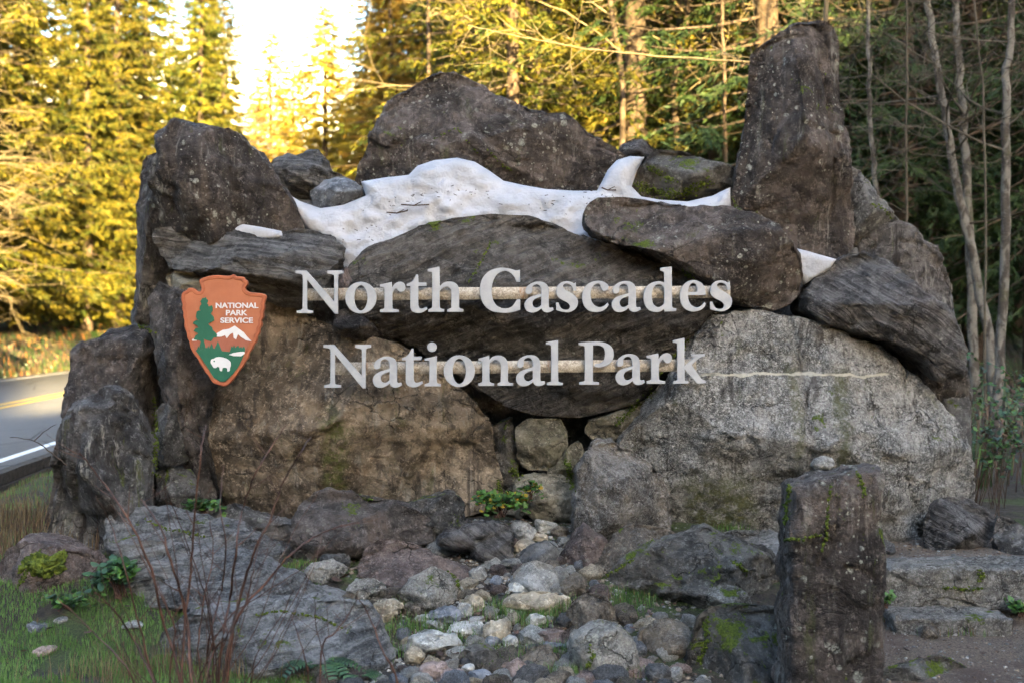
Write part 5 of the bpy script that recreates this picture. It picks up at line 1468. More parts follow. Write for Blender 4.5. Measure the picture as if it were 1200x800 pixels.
# fern by the lowest sloping slab
def fern(c, label, seed, nf=9, L=.32):
    r = random.Random(seed); root = empty('fern', c)
    for f in range(nf):
        a = 2 * PI * f / nf + r.uniform(-.3, .3)
        pts = [Vector((math.cos(a) * L * t * .9, math.sin(a) * L * t * .7, L * (.75 * t - .75 * t * t) * 1.3 + .02)) for t in [k / 12 for k in range(13)]]
        V, Fc = [], []
        for k in range(2, 12):
            d = (pts[k + 1] - pts[k]).normalized(); s = d.cross(Vector((0, 0, 1))).normalized()
            w = L * .20 * math.sin((k / 13) * PI) ** .6
            for sg in (-1, 1):
                n0 = len(V); b = pts[k]
                V += [tuple(b - d * L * .02), tuple(b + s * sg * w * .6 + d * L * .035), tuple(b + s * sg * w + d * L * .05 - Vector((0, 0, .01))), tuple(b + s * sg * w * .6 - d * L * .02), tuple(b + d * L * .025)]
                Fc += [(n0, n0 + 3, n0 + 1, n0 + 4), (n0 + 3, n0 + 2, n0 + 1, n0 + 1)]
        Fc = [q if q[2] != q[3] else (q[0], q[1], q[2], q[0]) for q in Fc]
        me = bpy.data.meshes.new('frond'); me.from_pydata(V, [], [tuple(dict.fromkeys(q)) for q in Fc]); me.materials.append(LD)
        link('frond', me, parent=root)
    tag(root, label, 'fern')
fern(wpos(376, 792, 7.75), 'dark green fern in front of the lowest sloping slab', 3)
fern(wpos(420, 800, 7.7), 'small fern by the right end of the lowest sloping slab', 4, 7, .2)

# moss cushion on the left rock
S, Fq = csphere(30)
V = S * np.array([.13, .09, .095]); V = displace(V, Fq, .2, 5, .35, .3, None, .016)
tag(link('moss_cushion', mesh_np('moss_cushion', V, Fq, mats=[M['moss']]), loc=wpos(52, 662, 8.84)), 'bright green moss cushion on the low rock at the left edge', 'moss')

# bare red twigs in front, rooted below the frame
def stem_path(px, Y, rad, seed, jit=.004):
    r = random.Random(seed)
    P = [wpos(x, y, Y + dy) for (x, y), dy in zip(px, [0.0 + .05 * r.uniform(-1, 1) * k for k in range(len(px))])]
    out = []
    for i in range(len(P) - 1):
        a, b = P[max(0, i - 1)], P[i]; c_, d = P[i + 1], P[min(len(P) - 1, i + 2)]
        for k in range(5):
            t = k / 5
            q = ((2 * b) + (c_ - a) * t + (2 * a - 5 * b + 4 * c_ - d) * t * t + (3 * b - a - 3 * c_ + d) * t ** 3) * .5
            out.append(q + Vector((r.uniform(-jit, jit), 0, r.uniform(-jit, jit))))
    out.append(P[-1])
    n = len(out)
    return [(q, rad * 1.45 * (1 - .7 * i / n)) for i, q in enumerate(out)]
STEMS = [
 ([(205,905),(192,830),(182,800),(157,750),(133,713),(110,693)], .006), ([(222,905),(212,800),(193,733),(177,666),(150,606),(117,560),(93,530)], .0065),
 ([(235,905),(225,800),(218,720),(200,656),(187,616),(165,584)], .0065), ([(228,905),(213,790),(222,683),(227,616),(235,533),(241,497)], .0058),
 ([(252,905),(257,790),(262,740),(270,700),(277,640),(283,600),(300,553),(320,520),(336,497)], .006), ([(250,905),(263,786),(283,693),(300,643),(317,606),(333,563),(350,533),(364,512)], .006),
 ([(255,905),(270,760),(280,720),(317,676),(340,650),(367,630),(397,616),(420,612)], .0055), ([(265,905),(262,850),(244,790),(247,740),(260,690),(264,640),(258,590),(262,545)], .005),
 ([(370,905),(377,766),(393,740),(413,713),(420,690)], .004), ([(470,905),(466,800),(450,766),(433,720),(418,700)], .0045), ([(210,905),(185,820),(167,746),(143,656),(128,610),(112,580)], .0045),
 ([(200,905),(170,830),(147,780),(110,740),(67,700)], .005), ([(240,905),(243,800),(252,760),(268,742),(290,700),(298,660),(310,620)], .0045), ([(235,905),(238,820),(232,760),(240,700),(250,650),(246,610)], .004),
 ([(225,905),(200,800),(205,740),(190,700),(160,640),(140,600)], .0035), ([(260,905),(290,820),(300,770),(330,720),(345,690)], .0035), ([(215,905),(224,830),(236,790),(262,730),(300,700),(350,668),(380,640)], .0035),
 ([(360,905),(362,800),(352,750),(340,720)], .0035), ([(395,905),(385,800),(372,740),(368,700)], .003), ([(235,905),(250,800),(246,720),(228,660),(205,600),(190,560)], .0035)]
_r = random.Random(31)
for _k in range(18):
    bx = _r.uniform(190, 275); tx = bx + _r.uniform(-110, 150); ty = _r.uniform(560, 720)
    STEMS.append(([(bx, 905), (bx + (tx - bx) * .15 + _r.uniform(-8, 8), 830), (bx + (tx - bx) * .42 + _r.uniform(-12, 12), 905 + (ty - 905) * .5), (bx + (tx - bx) * .75 + _r.uniform(-12, 12), 905 + (ty - 905) * .8), (tx, ty)], _r.uniform(.0020, .0034)))
root = empty('bare_shrub', wpos(235, 905, 6.2))
for i, (px, rad) in enumerate(STEMS):
    P = stem_path(px, 6.2 + .25 * math.sin(i * 2.1), rad, 60 + i)
    paths = [P]
    rr = random.Random(80 + i)
    for j in range(rr.randint(2, 5)):         # side twigs
        k = rr.randint(int(len(P) * .35), len(P) - 2)
        b = P[k][0]; d = (P[k + 1][0] - b).normalized()
        sgn = rr.choice((-1, 1)); L = rr.uniform(.06, .22)
        e = d * .8 + Vector((sgn * rr.uniform(.5, 1.0), rr.uniform(-.4, .4), 0))
        e.normalize()
        paths.append([(b + e * L * t + Vector((0, 0, .15 * L * t * t)), P[k][1] * (.55 - .3 * t)) for t in (0, .25, .5, .75, 1)])
    V, Fc = tube_mesh([[(q - root.location, r_) for q, r_ in pa] for pa in paths], 6)
    link('stem', mesh_np('stem', V, Fc, mats=[M['red_stem']]), parent=root)
tag(root, 'bare shrub of thin red brown stems in the left foreground', 'shrub')
# thin bare twig arching over the road edge
P = stem_path([(78,545),(60,530),(40,516),(12,512)], 9.0, .004, 5)
P2 = stem_path([(40,516),(52,505),(66,497)], 9.0, .003, 6)
o0 = P[0][0].copy()
V, Fc = tube_mesh([[(q - o0, r_) for q, r_ in P], [(q - o0, r_) for q, r_ in P2]], 5)
tag(link('twig', mesh_np('twig', V, Fc, mats=[M['twig']]), loc=o0), 'thin bare twig sticking out over the road from the left end boulder', 'twig')
tw = None
# dead leaves
def leaf_mesh(mat):
    V = [(-.5, 0, 0), (-.2, .32, .08), (.25, .26, .05), (.55, 0, .12), (.25, -.26, .1), (-.2, -.32, .02), (0, 0, -.04)]
    Fc = [(i, (i + 1) % 6, 6) for i in range(6)]
    me = bpy.data.meshes.new('fallen_leaf'); me.from_pydata(V, [], Fc); me.materials.append(mat)
    return me
lm = [leaf_mesh(M['leaf_dead']), leaf_mesh(M['leaf_orange'])]
LSP = [(417,651,1),(602,612,1),(740,612,0),(590,702,0),(655,716,0),(533,768,0),(515,770,0),(524,762,0),(545,765,0),(30,768,0),(105,745,0),(60,740,0),(500,760,0),(560,725,0),(735,728,1),(725,736,0),(742,742,0),(590,690,0),(605,745,0),(640,705,0),(535,745,0),(335,648,0),(404,680,0),(395,685,0),(700,700,0),(708,706,0),(1040,650,0),(1065,648,0),(1110,760,0),(1150,770,0),(1060,765,0),(1180,755,0),(220,700,0),(150,715,0),(320,660,0),(475,695,0),(555,676,0),(575,690,0),(670,745,0),(690,748,0)]
for i, (x, y, k) in enumerate(LSP):
    g = on_ground(x, y)
    rr = random.Random(i)
    o = link('fallen_leaf', lm[k], loc=g + Vector((0, -.03, .03)))
    s = rr.uniform(.05, .085)
    o.scale = (s, s, s); o.rotation_euler = (rr.uniform(-.4, .5), rr.uniform(-.4, .4), rr.uniform(0, 6))
    tag(o, ('dry orange leaf fallen among the stones' if k else 'dark brown fallen leaf lying on the ground'), 'leaf', 'orange fallen leaves' if k else 'dark fallen leaves')

# ------------------------------------------------------------------ forest
def foliage_mat(name, c1, c2, c3, trans=.35):
    m, nt, bs = new_mat(name)
    g = NT(nt)
    tc = g.n('ShaderNodeTexCoord'); co = tc.outputs['Object']
    oi = g.n('ShaderNodeObjectInfo')
    n = g.noise(co, .55, 5, .65); n2 = g.noise(co, 5, 4, .7)
    col = g.mix(g.rng(n, .38, .62), c1, c2)
    col = g.mix(g.rng(n2, .50, .72), col, c3)
    hs = g.n('ShaderNodeHueSaturation')
    g.l(g.rng(oi.outputs['Random'], 0, 1, .482, .515, False), hs.inputs['Hue'])
    g.l(g.rng(oi.outputs['Random'], 0, 1, .8, 1.2, False), hs.inputs['Value'])
    g.l(col, hs.inputs['Color'])
    bs.inputs['Roughness'].default_value = .6
    bs.inputs['Specular IOR Level'].default_value = .3
    g.l(hs.outputs[0], bs.inputs['Base Color'])
    tr = g.n('ShaderNodeBsdfTranslucent'); g.l(hs.outputs[0], tr.inputs[0])
    mx = g.n('ShaderNodeMixShader'); mx.inputs[0].default_value = trans
    g.l(bs.outputs[0], mx.inputs[1]); g.l(tr.outputs[0], mx.inputs[2]); g.l(mx.outputs[0], nt.nodes['Material Output'].inputs[0])
    return m
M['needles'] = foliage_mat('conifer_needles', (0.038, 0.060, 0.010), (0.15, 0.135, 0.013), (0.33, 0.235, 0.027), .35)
M['needles_shaded'] = foliage_mat('shaded_conifer_needles', (0.018, 0.040, 0.014), (0.040, 0.070, 0.018), (0.075, 0.10, 0.022), .25)  # darker copy of the needles, forest shade put into the colour
M['needles_sunglow'] = foliage_mat('sunglow_needles', (0.28, 0.21, 0.03), (0.42, 0.31, 0.045), (0.50, 0.38, 0.08), .35)  # sunlit glow of the gap put into the needle colour
M['bark'] = plain_mat('brown_bark', (0.045, 0.032, 0.022), (0.11, 0.08, 0.055), 7, .9, bump=.04)
def alder_bark():
    m, nt, bs = new_mat('alder_bark')
    g = NT(nt); tc = g.n('ShaderNodeTexCoord'); co = tc.outputs['Object']
    a = g.noise(g.map(co, (3.5, 3.5, 1.6)), 2.2, 6, .65, .5)
    b = g.noise(g.map(co, (5, 5, 14)), 2.0, 4, .7)
    col = g.mix(g.rng(a, .44, .56), (0.045, 0.036, 0.028), (0.15, 0.138, 0.118))
    col = g.mix(g.rng(b, .55, .68, 0, .7), col, (0.05, 0.04, 0.032))
    col = g.mix(g.rng(g.noise(co, 1.1, 4), .55, .68, 0, .8), col, (0.09, 0.09, 0.03))
    g.l(col, bs.inputs['Base Color']); bs.inputs['Roughness'].default_value = .85
    bp = g.n('ShaderNodeBump'); bp.inputs['Distance'].default_value = .03
    g.l(b, bp.inputs['Height']); g.l(bp.outputs[0], bs.inputs['Normal'])
    return m
M['alder'] = alder_bark()
M['pale_twig'] = plain_mat('pale_mossy_twigs', (0.15, 0.12, 0.065), (0.27, 0.21, 0.12), 4, .85)
M['grey_twig'] = plain_mat('grey_twigs', (0.045, 0.038, 0.026), (0.095, 0.08, 0.06), 4, .85)

def conifer_proto(h, seed, base=.12, rmax=3.6, nb=200, tw=12, nq=8, ql=.34, qw=.10, droop=.35, thin=0.0, upturn=.25):
    r = np.random.RandomState(seed)
    cards_p, cards_d, cards_s = [], [], []
    paths = [[(Vector((.10 * math.sin(t * 3 + seed) * t, .1 * math.cos(t * 2.3) * t, h * t)), h * .0125 * (1 - t) ** .9 + .012) for t in [k / 14 for k in range(15)]]]
    limb = []
    gaps = r.uniform(0, 2 * PI, 5)
    for i in range(nb):
        t = base + (1 - base) * ((i + r.rand()) / nb) ** 1.05
        a = i * 2.399 + r.uniform(-.5, .5)
        if thin and r.rand() < thin: continue
        L = rmax * ((1 - t) / (1 - base)) ** .72 * r.uniform(.6, 1.12) * (1 if t > base + .12 else r.uniform(.5, 1.1)) + .25
        z = h * t
        dx, dy = math.cos(a), math.sin(a)
        n = 7
        s = np.linspace(0, 1, n)
        zz = z + L * (upturn * (1 - t) * 0 + .18 * t * s - droop * s * (1.25 - .2 * s) * (1 - .6 * t) + upturn * .35 * s ** 3)
        P = np.stack([dx * L * s, dy * L * s, zz], 1)
        P[:, :2] += r.normal(0, .03 * L, (n, 2)) * s[:, None]
        limb.append([(Vector(P[k]), max(.006, .02 * L ** .8 * (1 - s[k]) * .55 + .005)) for k in range(0, n, 2)])
        m = max(3, int(tw * (L / rmax) ** .8) + 2)
        for j in range(m):
            u = r.uniform(.12, 1)
            k = min(n - 2, int(u * (n - 1))); f = u * (n - 1) - k
            b = P[k] * (1 - f) + P[k + 1] * f
            sd = 1 if j % 2 else -1
            ll = L * .36 * (1.15 - u) * r.uniform(.6, 1.2) + .12
            ang = a + sd * r.uniform(.6, 1.15)
            d = np.array([math.cos(ang), math.sin(ang), -.30 * r.uniform(.3, 1.7)])
            q = nq if ll > .5 else max(3, nq // 2)
            v = r.uniform(0, 1, q)[:, None]
            p = b + d * ll * v + np.array([0, 0, -1]) * (.25 * ll * v ** 2)
            dd = d + r.normal(0, .42, (q, 3)) + np.array([0, 0, -.28])
            cards_p.append(p); cards_d.append(dd); cards_s.append(r.uniform(.6, 1.25, q))
    p = np.concatenate(cards_p); d = np.concatenate(cards_d); s = np.concatenate(cards_s)
    d /= np.linalg.norm(d, axis=1)[:, None]
    rad_ = p * np.array([1, 1, 0]); rad_ /= np.linalg.norm(rad_, axis=1)[:, None] + 1e-6
    nrm = r.normal(0, .55, p.shape) + np.array([0, 0, .6]) + rad_ * 1.0
    w = np.cross(d, nrm); w /= np.linalg.norm(w, axis=1)[:, None] + 1e-9
    l = (ql * s)[:, None]; ww = (qw * s)[:, None]
    V = np.stack([p - d * l * .15, p + d * l * .35 + w * ww, p + d * l, p + d * l * .30 - w * ww], 1).reshape(-1, 3)
    Fq = np.arange(len(V)).reshape(-1, 4)
    return (V, Fq), paths, limb
PROTO = {}
def make_proto(key, **k):
    (V, Fq), tr_, lb = conifer_proto(**k)
    a = mesh_np('crown', V, Fq, smooth=False)
    tv, tf_ = tube_mesh(tr_, 9); b = mesh_np('trunk', tv, tf_)
    lv, lf = tube_mesh(lb, 3); c_ = mesh_np('limbs', lv, lf)
    PROTO[key] = (a, b, c_)
make_proto('far1', h=28, seed=1, rmax=4.6, nb=230, tw=22, nq=34, ql=.27, qw=.034, base=.06)
make_proto('far2', h=30, seed=2, rmax=4.0, nb=220, tw=22, nq=34, ql=.26, qw=.034, base=.10, droop=.5)
make_proto('far3', h=24, seed=3, rmax=5.0, nb=170, tw=24, nq=34, ql=.27, qw=.034, base=.10, droop=.25, thin=.25)
make_proto('near1', h=20, seed=4, rmax=4.4, nb=190, tw=18, nq=30, ql=.17, qw=.019, base=.10, droop=.45, thin=.1)
make_proto('near2', h=24, seed=5, rmax=4.8, nb=190, tw=18, nq=30, ql=.17, qw=.019, base=.16, droop=.35, thin=.25)
_mc = {}
def with_mat(me, mat):
    k = (me.name, mat.name)
    return me
def conifer(key, x, y, s, needles, label, group, rz, bark='bark', cat='conifer', wide=1.0):
    z = gz(x, y) - .1
    root = empty('conifer_tree', (x, y, z))
    root.scale = (s * wide, s * wide, s); root.rotation_euler = (0, 0, rz)
    a, b, c_ = PROTO[key]
    for nm, me_, mt in (('crown', a, needles), ('trunk', b, bark), ('limbs', c_, bark)):
        if not me_.materials: me_.materials.append(None)
        o = link(nm, me_, parent=root)
        o.material_slots[0].link = 'OBJECT'
        o.material_slots[0].material = M[mt]
        if nm != 'trunk': o['kind'] = 'stuff'
    tag(root, label, cat, group)
    return root
R = random.Random(3)
gl = 'conifers on the far side of the road'
ll_ = 'tall sunlit yellow green conifer on the far side of the road'
for row, (u0, ys) in enumerate([(-16.5, (38, 46, 53, 61, 70, 79, 88, 98, 109, 121)), (-21.5, (36, 44, 53, 63, 74, 86, 99, 112, 126)), (-28, (42, 54, 68, 84, 100, 118)), (-38, (50, 70, 92, 116))]):
    for y in ys:
        u = u0 - R.uniform(0, 2.2)
        conifer(R.choice(('far1', 'far2', 'far3')), u + ROAD_K * y, y + R.uniform(-2, 2), R.uniform(.85, 1.15), 'needles', ll_, gl, R.uniform(0, 6))
conifer('far1', (262 - 600) / F * 100, 100, 1.05, 'needles', 'tall sunlit conifer with its right side against the white sky, ending the roadside row', None, 2.0)
conifer('far2', (235 - 600) / F * 84, 84, .95, 'needles', ll_, gl, 4.0)
# golden trees seen through the gap, where the road leaves the valley floor
conifer('far1', (381 - 600) / F * 66, 66, .655, 'needles_sunglow', 'slender golden conifer with its tip against the white sky, left of the peaked boulder', None, 1.0, wide=1.45)
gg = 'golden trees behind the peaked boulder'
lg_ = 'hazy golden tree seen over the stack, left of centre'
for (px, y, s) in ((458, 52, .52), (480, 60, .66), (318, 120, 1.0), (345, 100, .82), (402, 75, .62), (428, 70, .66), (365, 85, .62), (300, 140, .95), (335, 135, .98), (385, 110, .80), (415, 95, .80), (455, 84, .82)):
    conifer(R.choice(('far1', 'far2', 'far3')), (px - 600) / F * y, y, s, 'needles_sunglow', lg_, gg, R.uniform(0, 6), wide=1.35)

# the forest behind the monument
gb = 'conifers in the dark forest behind the monument'
lb_ = 'dark green conifer in the forest behind the monument'
for (px, y, s, k) in ((575,33,.95,'near2'),(600,25,.72,'near1'),(650,31,1.0,'near1'),(745,26,.95,'near2'),(840,30,1.05,'near1'),(900,24,.95,'near2'),(985,29,1.0,'near1'),(1060,25,1.0,'near2'),(1140,28,1.05,'near1'),(1215,23,.95,'near1'),(1290,27,1.0,'near2'),
    (585,42,1.1,'near1'),(640,38,1.1,'near2'),(700,40,1.15,'near2'),(800,38,1.2,'near1'),(890,40,1.2,'near2'),(960,38,1.2,'near1'),(1040,40,1.2,'near1'),(1120,38,1.2,'near2'),(1200,36,1.2,'near1'),(1270,38,1.2,'near2'),
    (535,60,1.0,'far1'),(590,55,1.2,'far2'),(650,54,1.2,'far1'),(740,56,1.2,'far2'),(830,54,1.25,'far1'),(920,56,1.25,'far2'),(1010,54,1.25,'far1'),(1100,56,1.25,'far2'),(1190,54,1.25,'far1'),(1260,50,1.2,'far1')):
    lit = px < 820  # picks the sunlit copy of the needle colour, else the shaded one
    conifer(k, (px - 600) / F * y, y, s, 'needles' if lit else 'needles_shaded', ('sunlit yellow green conifer behind the monument, centre' if lit else lb_), ('sunlit conifers behind the monument' if lit else gb), R.uniform(0, 6))

# bare deciduous trees
def grow(p, d, L, rad, depth, r, out, curl=.25, mind=.006, up=.05, br=(2, 4)):
    n = 6
    path = [(p.copy(), rad)]
    q = p.copy(); dd = d.copy()
    for k in range(1, n + 1):
        dd = (dd + Vector((r.gauss(0, curl * .5), r.gauss(0, curl * .5), r.gauss(0, curl * .4) + up))).normalized()
        q = q + dd * (L / n)
        path.append((q.copy(), rad * (1 - .62 * k / n)))
    out.append(path)
    if depth == 0: return
    for j in range(r.randint(*br)):
        k = r.randint(2, n)
        b, rb = path[k]
        side = Vector((r.gauss(0, 1), r.gauss(0, 1), r.gauss(.1, .55))).normalized()
        nd = (dd * .55 + side * .9).normalized()
        grow(b, nd, L * r.uniform(.45, .75), max(mind, rb * .65), depth - 1, r, out, curl, mind, up, br)
def bare_tree(name, axis, label, mat, seed, nbr=16, bl=2.4, depth=2, sides=7, group=None, start=.3, twm='grey_twig', up=.03, br=(2, 4), brad=.35):
    """axis: list of (Vector, radius) for the trunk"""
    r = random.Random(seed)
    root = empty(name, axis[0][0])
    o0 = axis[0][0]
    pts = []
    for i in range(len(axis) - 1):
        for k in range(4):
            t = k / 4
            pts.append((axis[i][0].lerp(axis[i + 1][0], t) - o0 + Vector((r.gauss(0, .012), r.gauss(0, .012), 0)), axis[i][1] * (1 - t) + axis[i + 1][1] * t))
    pts.append((axis[-1][0] - o0, axis[-1][1]))
    V, Fc = tube_mesh([pts], 12)
    link('trunk', mesh_np('trunk', V, Fc, mats=[M[mat]]), parent=root)
    out = []
    for j in range(nbr):
        k = r.randint(int(len(pts) * start), len(pts) - 1)
        a = r.uniform(0, 2 * PI)
        d = Vector((math.cos(a), math.sin(a) * .8, r.uniform(-.15, .6))).normalized()
        o_ = []
        grow(pts[k][0], d, bl * r.uniform(.5, 1.2), pts[k][1] * brad, depth, r, o_, up=up, br=br)
        out += o_
    V, Fc = tube_mesh(out, 3)
    link('branches', mesh_np('branches', V, Fc, mats=[M[twm]]), parent=root)['kind'] = 'stuff'
    tag(root, label, 'tree', group)
    return root
def axis_px(pts, Y, rad, top=None):
    g = wpos(pts[-1][0], pts[-1][1], Y)
    P = [wpos(x, y, Y) for x, y in reversed(pts)]
    P[0].z = gz(P[0].x, Y) - .1
    n = len(P)
    out = [(p, rad * (1 - .45 * i / n)) for i, p in enumerate(P)]
    d = (P[-1] - P[-2]).normalized()
    for k in range(1, 4): out.append((P[-1] + d * 1.6 * k, out[-1][1] * .75))
    return out
bare_tree('alder_tree', axis_px([(1086,-10),(1094,60),(1106,130),(1118,200),(1131,262),(1146,330),(1160,400),(1168,520)], 19, .080), 'leaning pale barked alder, left one of the crossing pair right of the pillar', 'alder', 1)
bare_tree('alder_tree', axis_px([(1121,-10),(1124,60),(1126,110),(1131,160),(1135,230),(1138,330),(1142,430),(1144,520)], 20.5, .085), 'upright pale barked alder, right one of the crossing pair right of the pillar', 'alder', 2)
bare_tree('alder_tree', axis_px([(1188,-10),(1184,50),(1180,90),(1178,150),(1180,260),(1172,400),(1166,520)], 17, .070), 'pale barked alder nearest the right edge of the photo', 'alder', 3)
bare_tree('alder_tree', axis_px([(1017,-10),(1018,60),(1018,117),(1023,180),(1027,230),(1030,330),(1034,500)], 18, .042), 'slender young alder just right of the tall pillar stone', 'alder', 4, nbr=20, bl=1.5, start=.45)
bare_tree('alder_tree', axis_px([(1078,-10),(1082,60),(1088,127),(1090,200),(1092,300),(1094,500)], 27, .15), 'thick brown trunk behind the leaning alder, touched by orange light', 'bark', 5, nbr=10)
bare_tree('alder_tree', axis_px([(888,-10),(892,50),(896,120),(900,300),(902,500)], 25, .115), 'sunlit trunk behind the left shoulder of the tall pillar stone', 'alder', 6, nbr=14, twm='pale_twig')
bare_tree('alder_tree', axis_px([(938,-10),(940,30),(944,120),(948,500)], 26, .10), 'sunlit trunk showing just above the top of the tall pillar stone', 'alder', 7, nbr=12, twm='pale_twig')
bare_tree('alder_tree', axis_px([(846,-30),(848,60),(850,150),(852,500)], 23, .04), 'slim trunk left of the tall pillar stone, among lit branches', 'bark', 8, nbr=22, bl=3.0, twm='pale_twig', start=.5)
R = random.Random(9)
for i, (px, y, rad) in enumerate(((505,27,.06),(625,26,.07),(730,24,.07),(800,26,.08))):
    a = axis_px([(px + R.uniform(-25, 25), -60), (px + R.uniform(-12, 12), 100), (px, 300), (px, 480)], y, rad)
    bare_tree('bare_tree', a, 'bare branching tree catching warm light behind the top of the stack', 'bark', 20 + i, nbr=30, bl=3.0, depth=2, twm='pale_twig', start=.35, group='bare trees behind the top of the stack', br=(3, 5))
for i, (px, y, rad) in enumerate(((1060,16,.018),(1155,15.5,.016))):
    a = axis_px([(px + R.uniform(-25, 25), -60), (px + R.uniform(-12, 12), 100), (px, 300), (px, 480)], y, rad)
    bare_tree('bare_tree', a, 'thin bare understorey tree in the dark forest on the right', 'grey_twig', 40 + i, nbr=24, bl=1.9, depth=2, twm='grey_twig', start=.2, group='thin bare trees on the right', br=(3, 5))
# bare crown reaching in at the upper left, on the far side of the road
for i, (x, y) in enumerate(((-17.2, 37), (-19.5, 44))):
    p = Vector((x, y, gz(x, y) - .1))
    a = [(p, .16), (p + Vector((.3, 0, 3)), .14), (p + Vector((.5, .2, 6)), .12), (p + Vector((1.0, 0, 9)), .09), (p + Vector((1.4, 0, 12)), .05)]
    bare_tree('bare_tree', a, 'pale bare tree spreading fine lit branches at the upper left', 'alder', 60 + i, nbr=46, bl=2.6, depth=2, twm='pale_twig', start=.25, up=-.02, group='pale bare trees at the upper left', br=(3, 5), brad=.3)
for i, (px, y) in enumerate(((335, 105), (350, 100), (322, 112), (395, 90))):
    p = Vector(((px - 600) / F * y, y, 0)); p.z = gz(p.x, y)
    a = [(p, .2), (p + Vector((.2, 0, 6)), .16), (p + Vector((.4, .2, 12)), .10), (p + Vector((.3, 0, 17)), .05)]
    bare_tree('bare_tree', a, 'white stemmed bare tree glowing in the gap above the skyline rock', 'alder', 70 + i, nbr=30, bl=5, depth=2, twm='pale_twig', start=.2, up=.1, group='white stemmed bare trees in the gap', br=(3, 5))
# the long bare limb crossing in front of the golden trees
P = stem_path([(965,84),(900,74),(800,68),(740,63),(690,58),(640,49),(590,40),(548,30)], 15.5, .012, 7, jit=.01)
p0 = P[0][0]
ax = [(Vector((p0.x, 15.5, gz(p0.x, 15.5) - .1)), .04), (Vector((p0.x - .05, 15.5, 1.5)), .036), (Vector((p0.x, 15.5, p0.z)), .03), (Vector((p0.x + .1, 15.5, p0.z + 2)), .025), (Vector((p0.x + .2, 15.5, p0.z + 4)), .015)]
t_ = bare_tree('bare_tree', ax, 'bare tree behind the tall pillar stone, one long limb reaching left across golden trees', 'grey_twig', 90, nbr=10, bl=1.8, start=.6)
rr = random.Random(12); out = [[(q - t_.location, r_) for q, r_ in P]]
for j in range(16):
    k = rr.randint(4, len(P) - 2)
    grow(P[k][0] - t_.location, Vector((rr.uniform(-1, .2), rr.uniform(-.5, .5), rr.uniform(-1, .8))).normalized(), rr.uniform(.3, .9), P[k][1] * .45, 1, rr, out, .3, .004, 0)
V, Fc = tube_mesh(out, 5)
link('limb', mesh_np('limb', V, Fc, mats=[M['pale_twig']]), parent=t_)

# undergrowth: ferns, brush and litter under the trees, moss and grass on the road bank
def brush(name, n, fx, H, wd, mats, probs, seed, lean=.9):
    r = np.random.RandomState(seed)
    X, Y = fx(r, n)
    return blades(name, X, Y, r.uniform(H[0], H[1], len(X)), wd, mats, seed, lean=lean, probs=probs)
brush('undergrowth', 38000, lambda r, n: (r.uniform(3.5, 24, n), 12.5 + r.rand(n) ** .7 * 26), (.06, .42), .022, [M['needles_shaded'], M['leaf_dead'], M['leaf_dark'], M['grass']], [.33, .45, .17, .05], 31, lean=1.6)
brush('undergrowth', 16000, lambda r, n: (r.uniform(-2.5, 5, n), 13 + r.rand(n) * 20), (.08, .5), .03, [M['needles_shaded'], M['leaf_dead'], M['dry_grass']], [.45, .3, .25], 32)
def bankxy(r, n):
    y = 22 + r.rand(n) ** 1.3 * 90
    u = -13.9 - r.rand(n) ** 1.4 * 14
    return u + ROAD_K * y, y
brush('bank_undergrowth', 32000, bankxy, (.08, .45), .05, [M['leaf_dark'], M['needles_shaded'], M['leaf_orange'], M['dry_grass'], M['leaf_dead']], [.27, .25, .06, .14, .28], 33)
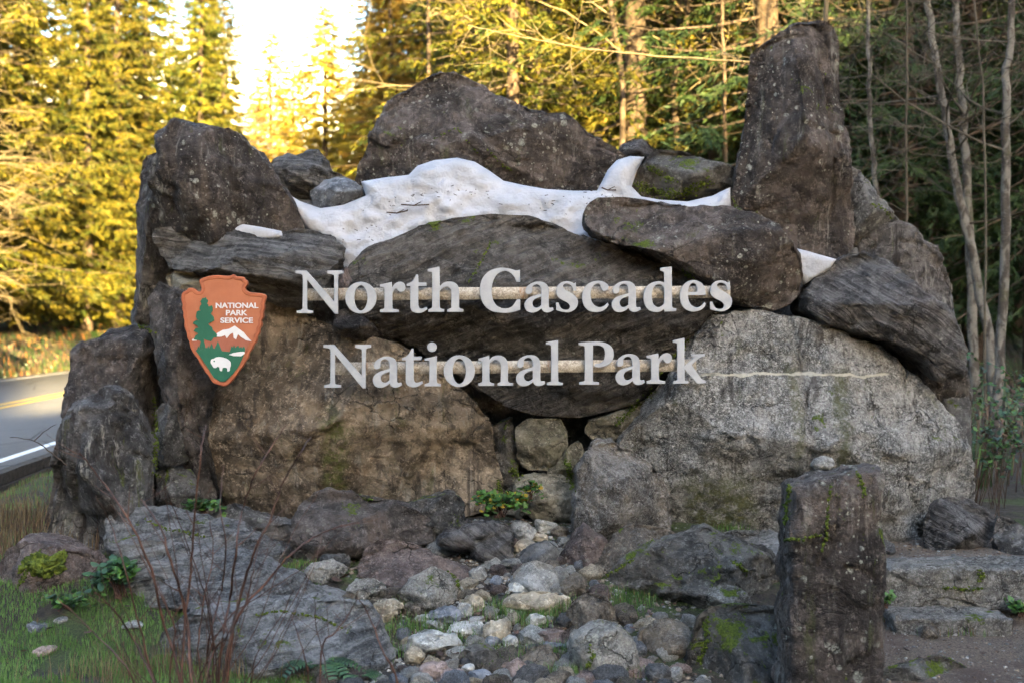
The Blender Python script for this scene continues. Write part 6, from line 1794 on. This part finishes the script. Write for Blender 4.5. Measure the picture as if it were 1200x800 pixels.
# unseen slopes added left and right of the viewer to block low sky light
def added_side_hill(x0, x1, h, y0, y1):
    V, Fc = [], []
    n, k = 26, 7
    for i in range(n + 1):
        y = y0 + (y1 - y0) * i / n
        for j in range(k):
            t = j / (k - 1)
            V.append((x0 + (x1 - x0) * t, y, -2 + h * t ** .7 + random.uniform(-1.2, 1.2) * (j > 0)))
    for i in range(n):
        for j in range(k - 1):
            a = i * k + j
            Fc.append((a, a + 1, a + k + 1, a + k))
    o = link('hills', mesh_np('hills', V, Fc, mats=[M['forest_hill']]))
    o['kind'] = 'structure'
added_side_hill(-62, -130, 62, -150, 30)
added_side_hill(66, 120, 70, -80, 110)
# valley sides far behind the trees
ridge('hills', [(-400, 150, 0, 110), (-150, 165, 0, 75), (-90, 170, 0, 48), (-58, 175, 0, 30), (-46, 175, 0, 12)], M['forest_hill'], back=90, nse=3.0, sub=6)
ridge('hills', [(-12, 110, 0, 14), (-5, 105, 0, 30), (8, 100, 0, 44), (60, 100, 0, 55), (160, 110, 0, 60), (400, 130, 0, 70)], M['forest_hill'], back=70, nse=2.5, sub=6)
M['snow_mountain'] = plain_mat('snowy_mountain', (0.30, 0.33, 0.40), (0.75, 0.77, 0.82), .012, .9, bump=20, detail=10)
ridge('mountain', [(-2600, 3000, 0, 500), (-1500, 3000, 0, 620), (-900, 3000, 0, 690), (-640, 3000, 0, 700), (-560, 3000, 0, 720), (-450, 3000, 0, 640), (-200, 3000, 0, 560), (900, 3000, 0, 700), (2600, 3000, 0, 500)], M['snow_mountain'], back=900, nse=25, sub=8)

# warm air of the valley
def haze_box():
    V = [(-420, -14, -1.8), (420, -14, -1.8), (420, 560, -1.8), (-420, 560, -1.8), (-420, -14, 130), (420, -14, 130), (420, 560, 130), (-420, 560, 130)]
    Fc = [(0, 3, 2, 1), (4, 5, 6, 7), (0, 1, 5, 4), (1, 2, 6, 5), (2, 3, 7, 6), (3, 0, 4, 7)]
    m = bpy.data.materials.new('haze_air'); m.use_nodes = True
    nt = m.node_tree; nt.nodes.remove(nt.nodes['Principled BSDF'])
    v = nt.nodes.new('ShaderNodeVolumePrincipled')
    v.inputs['Color'].default_value = (0.95, 0.93, 0.90, 1)
    v.inputs['Density'].default_value = HAZE
    nt.links.new(v.outputs[0], nt.nodes['Material Output'].inputs['Volume'])
    o = link('haze', mesh_np('haze', V, Fc, smooth=False, mats=[m]))
    o['kind'] = 'stuff'
HAZE = 0
if HAZE: haze_box()
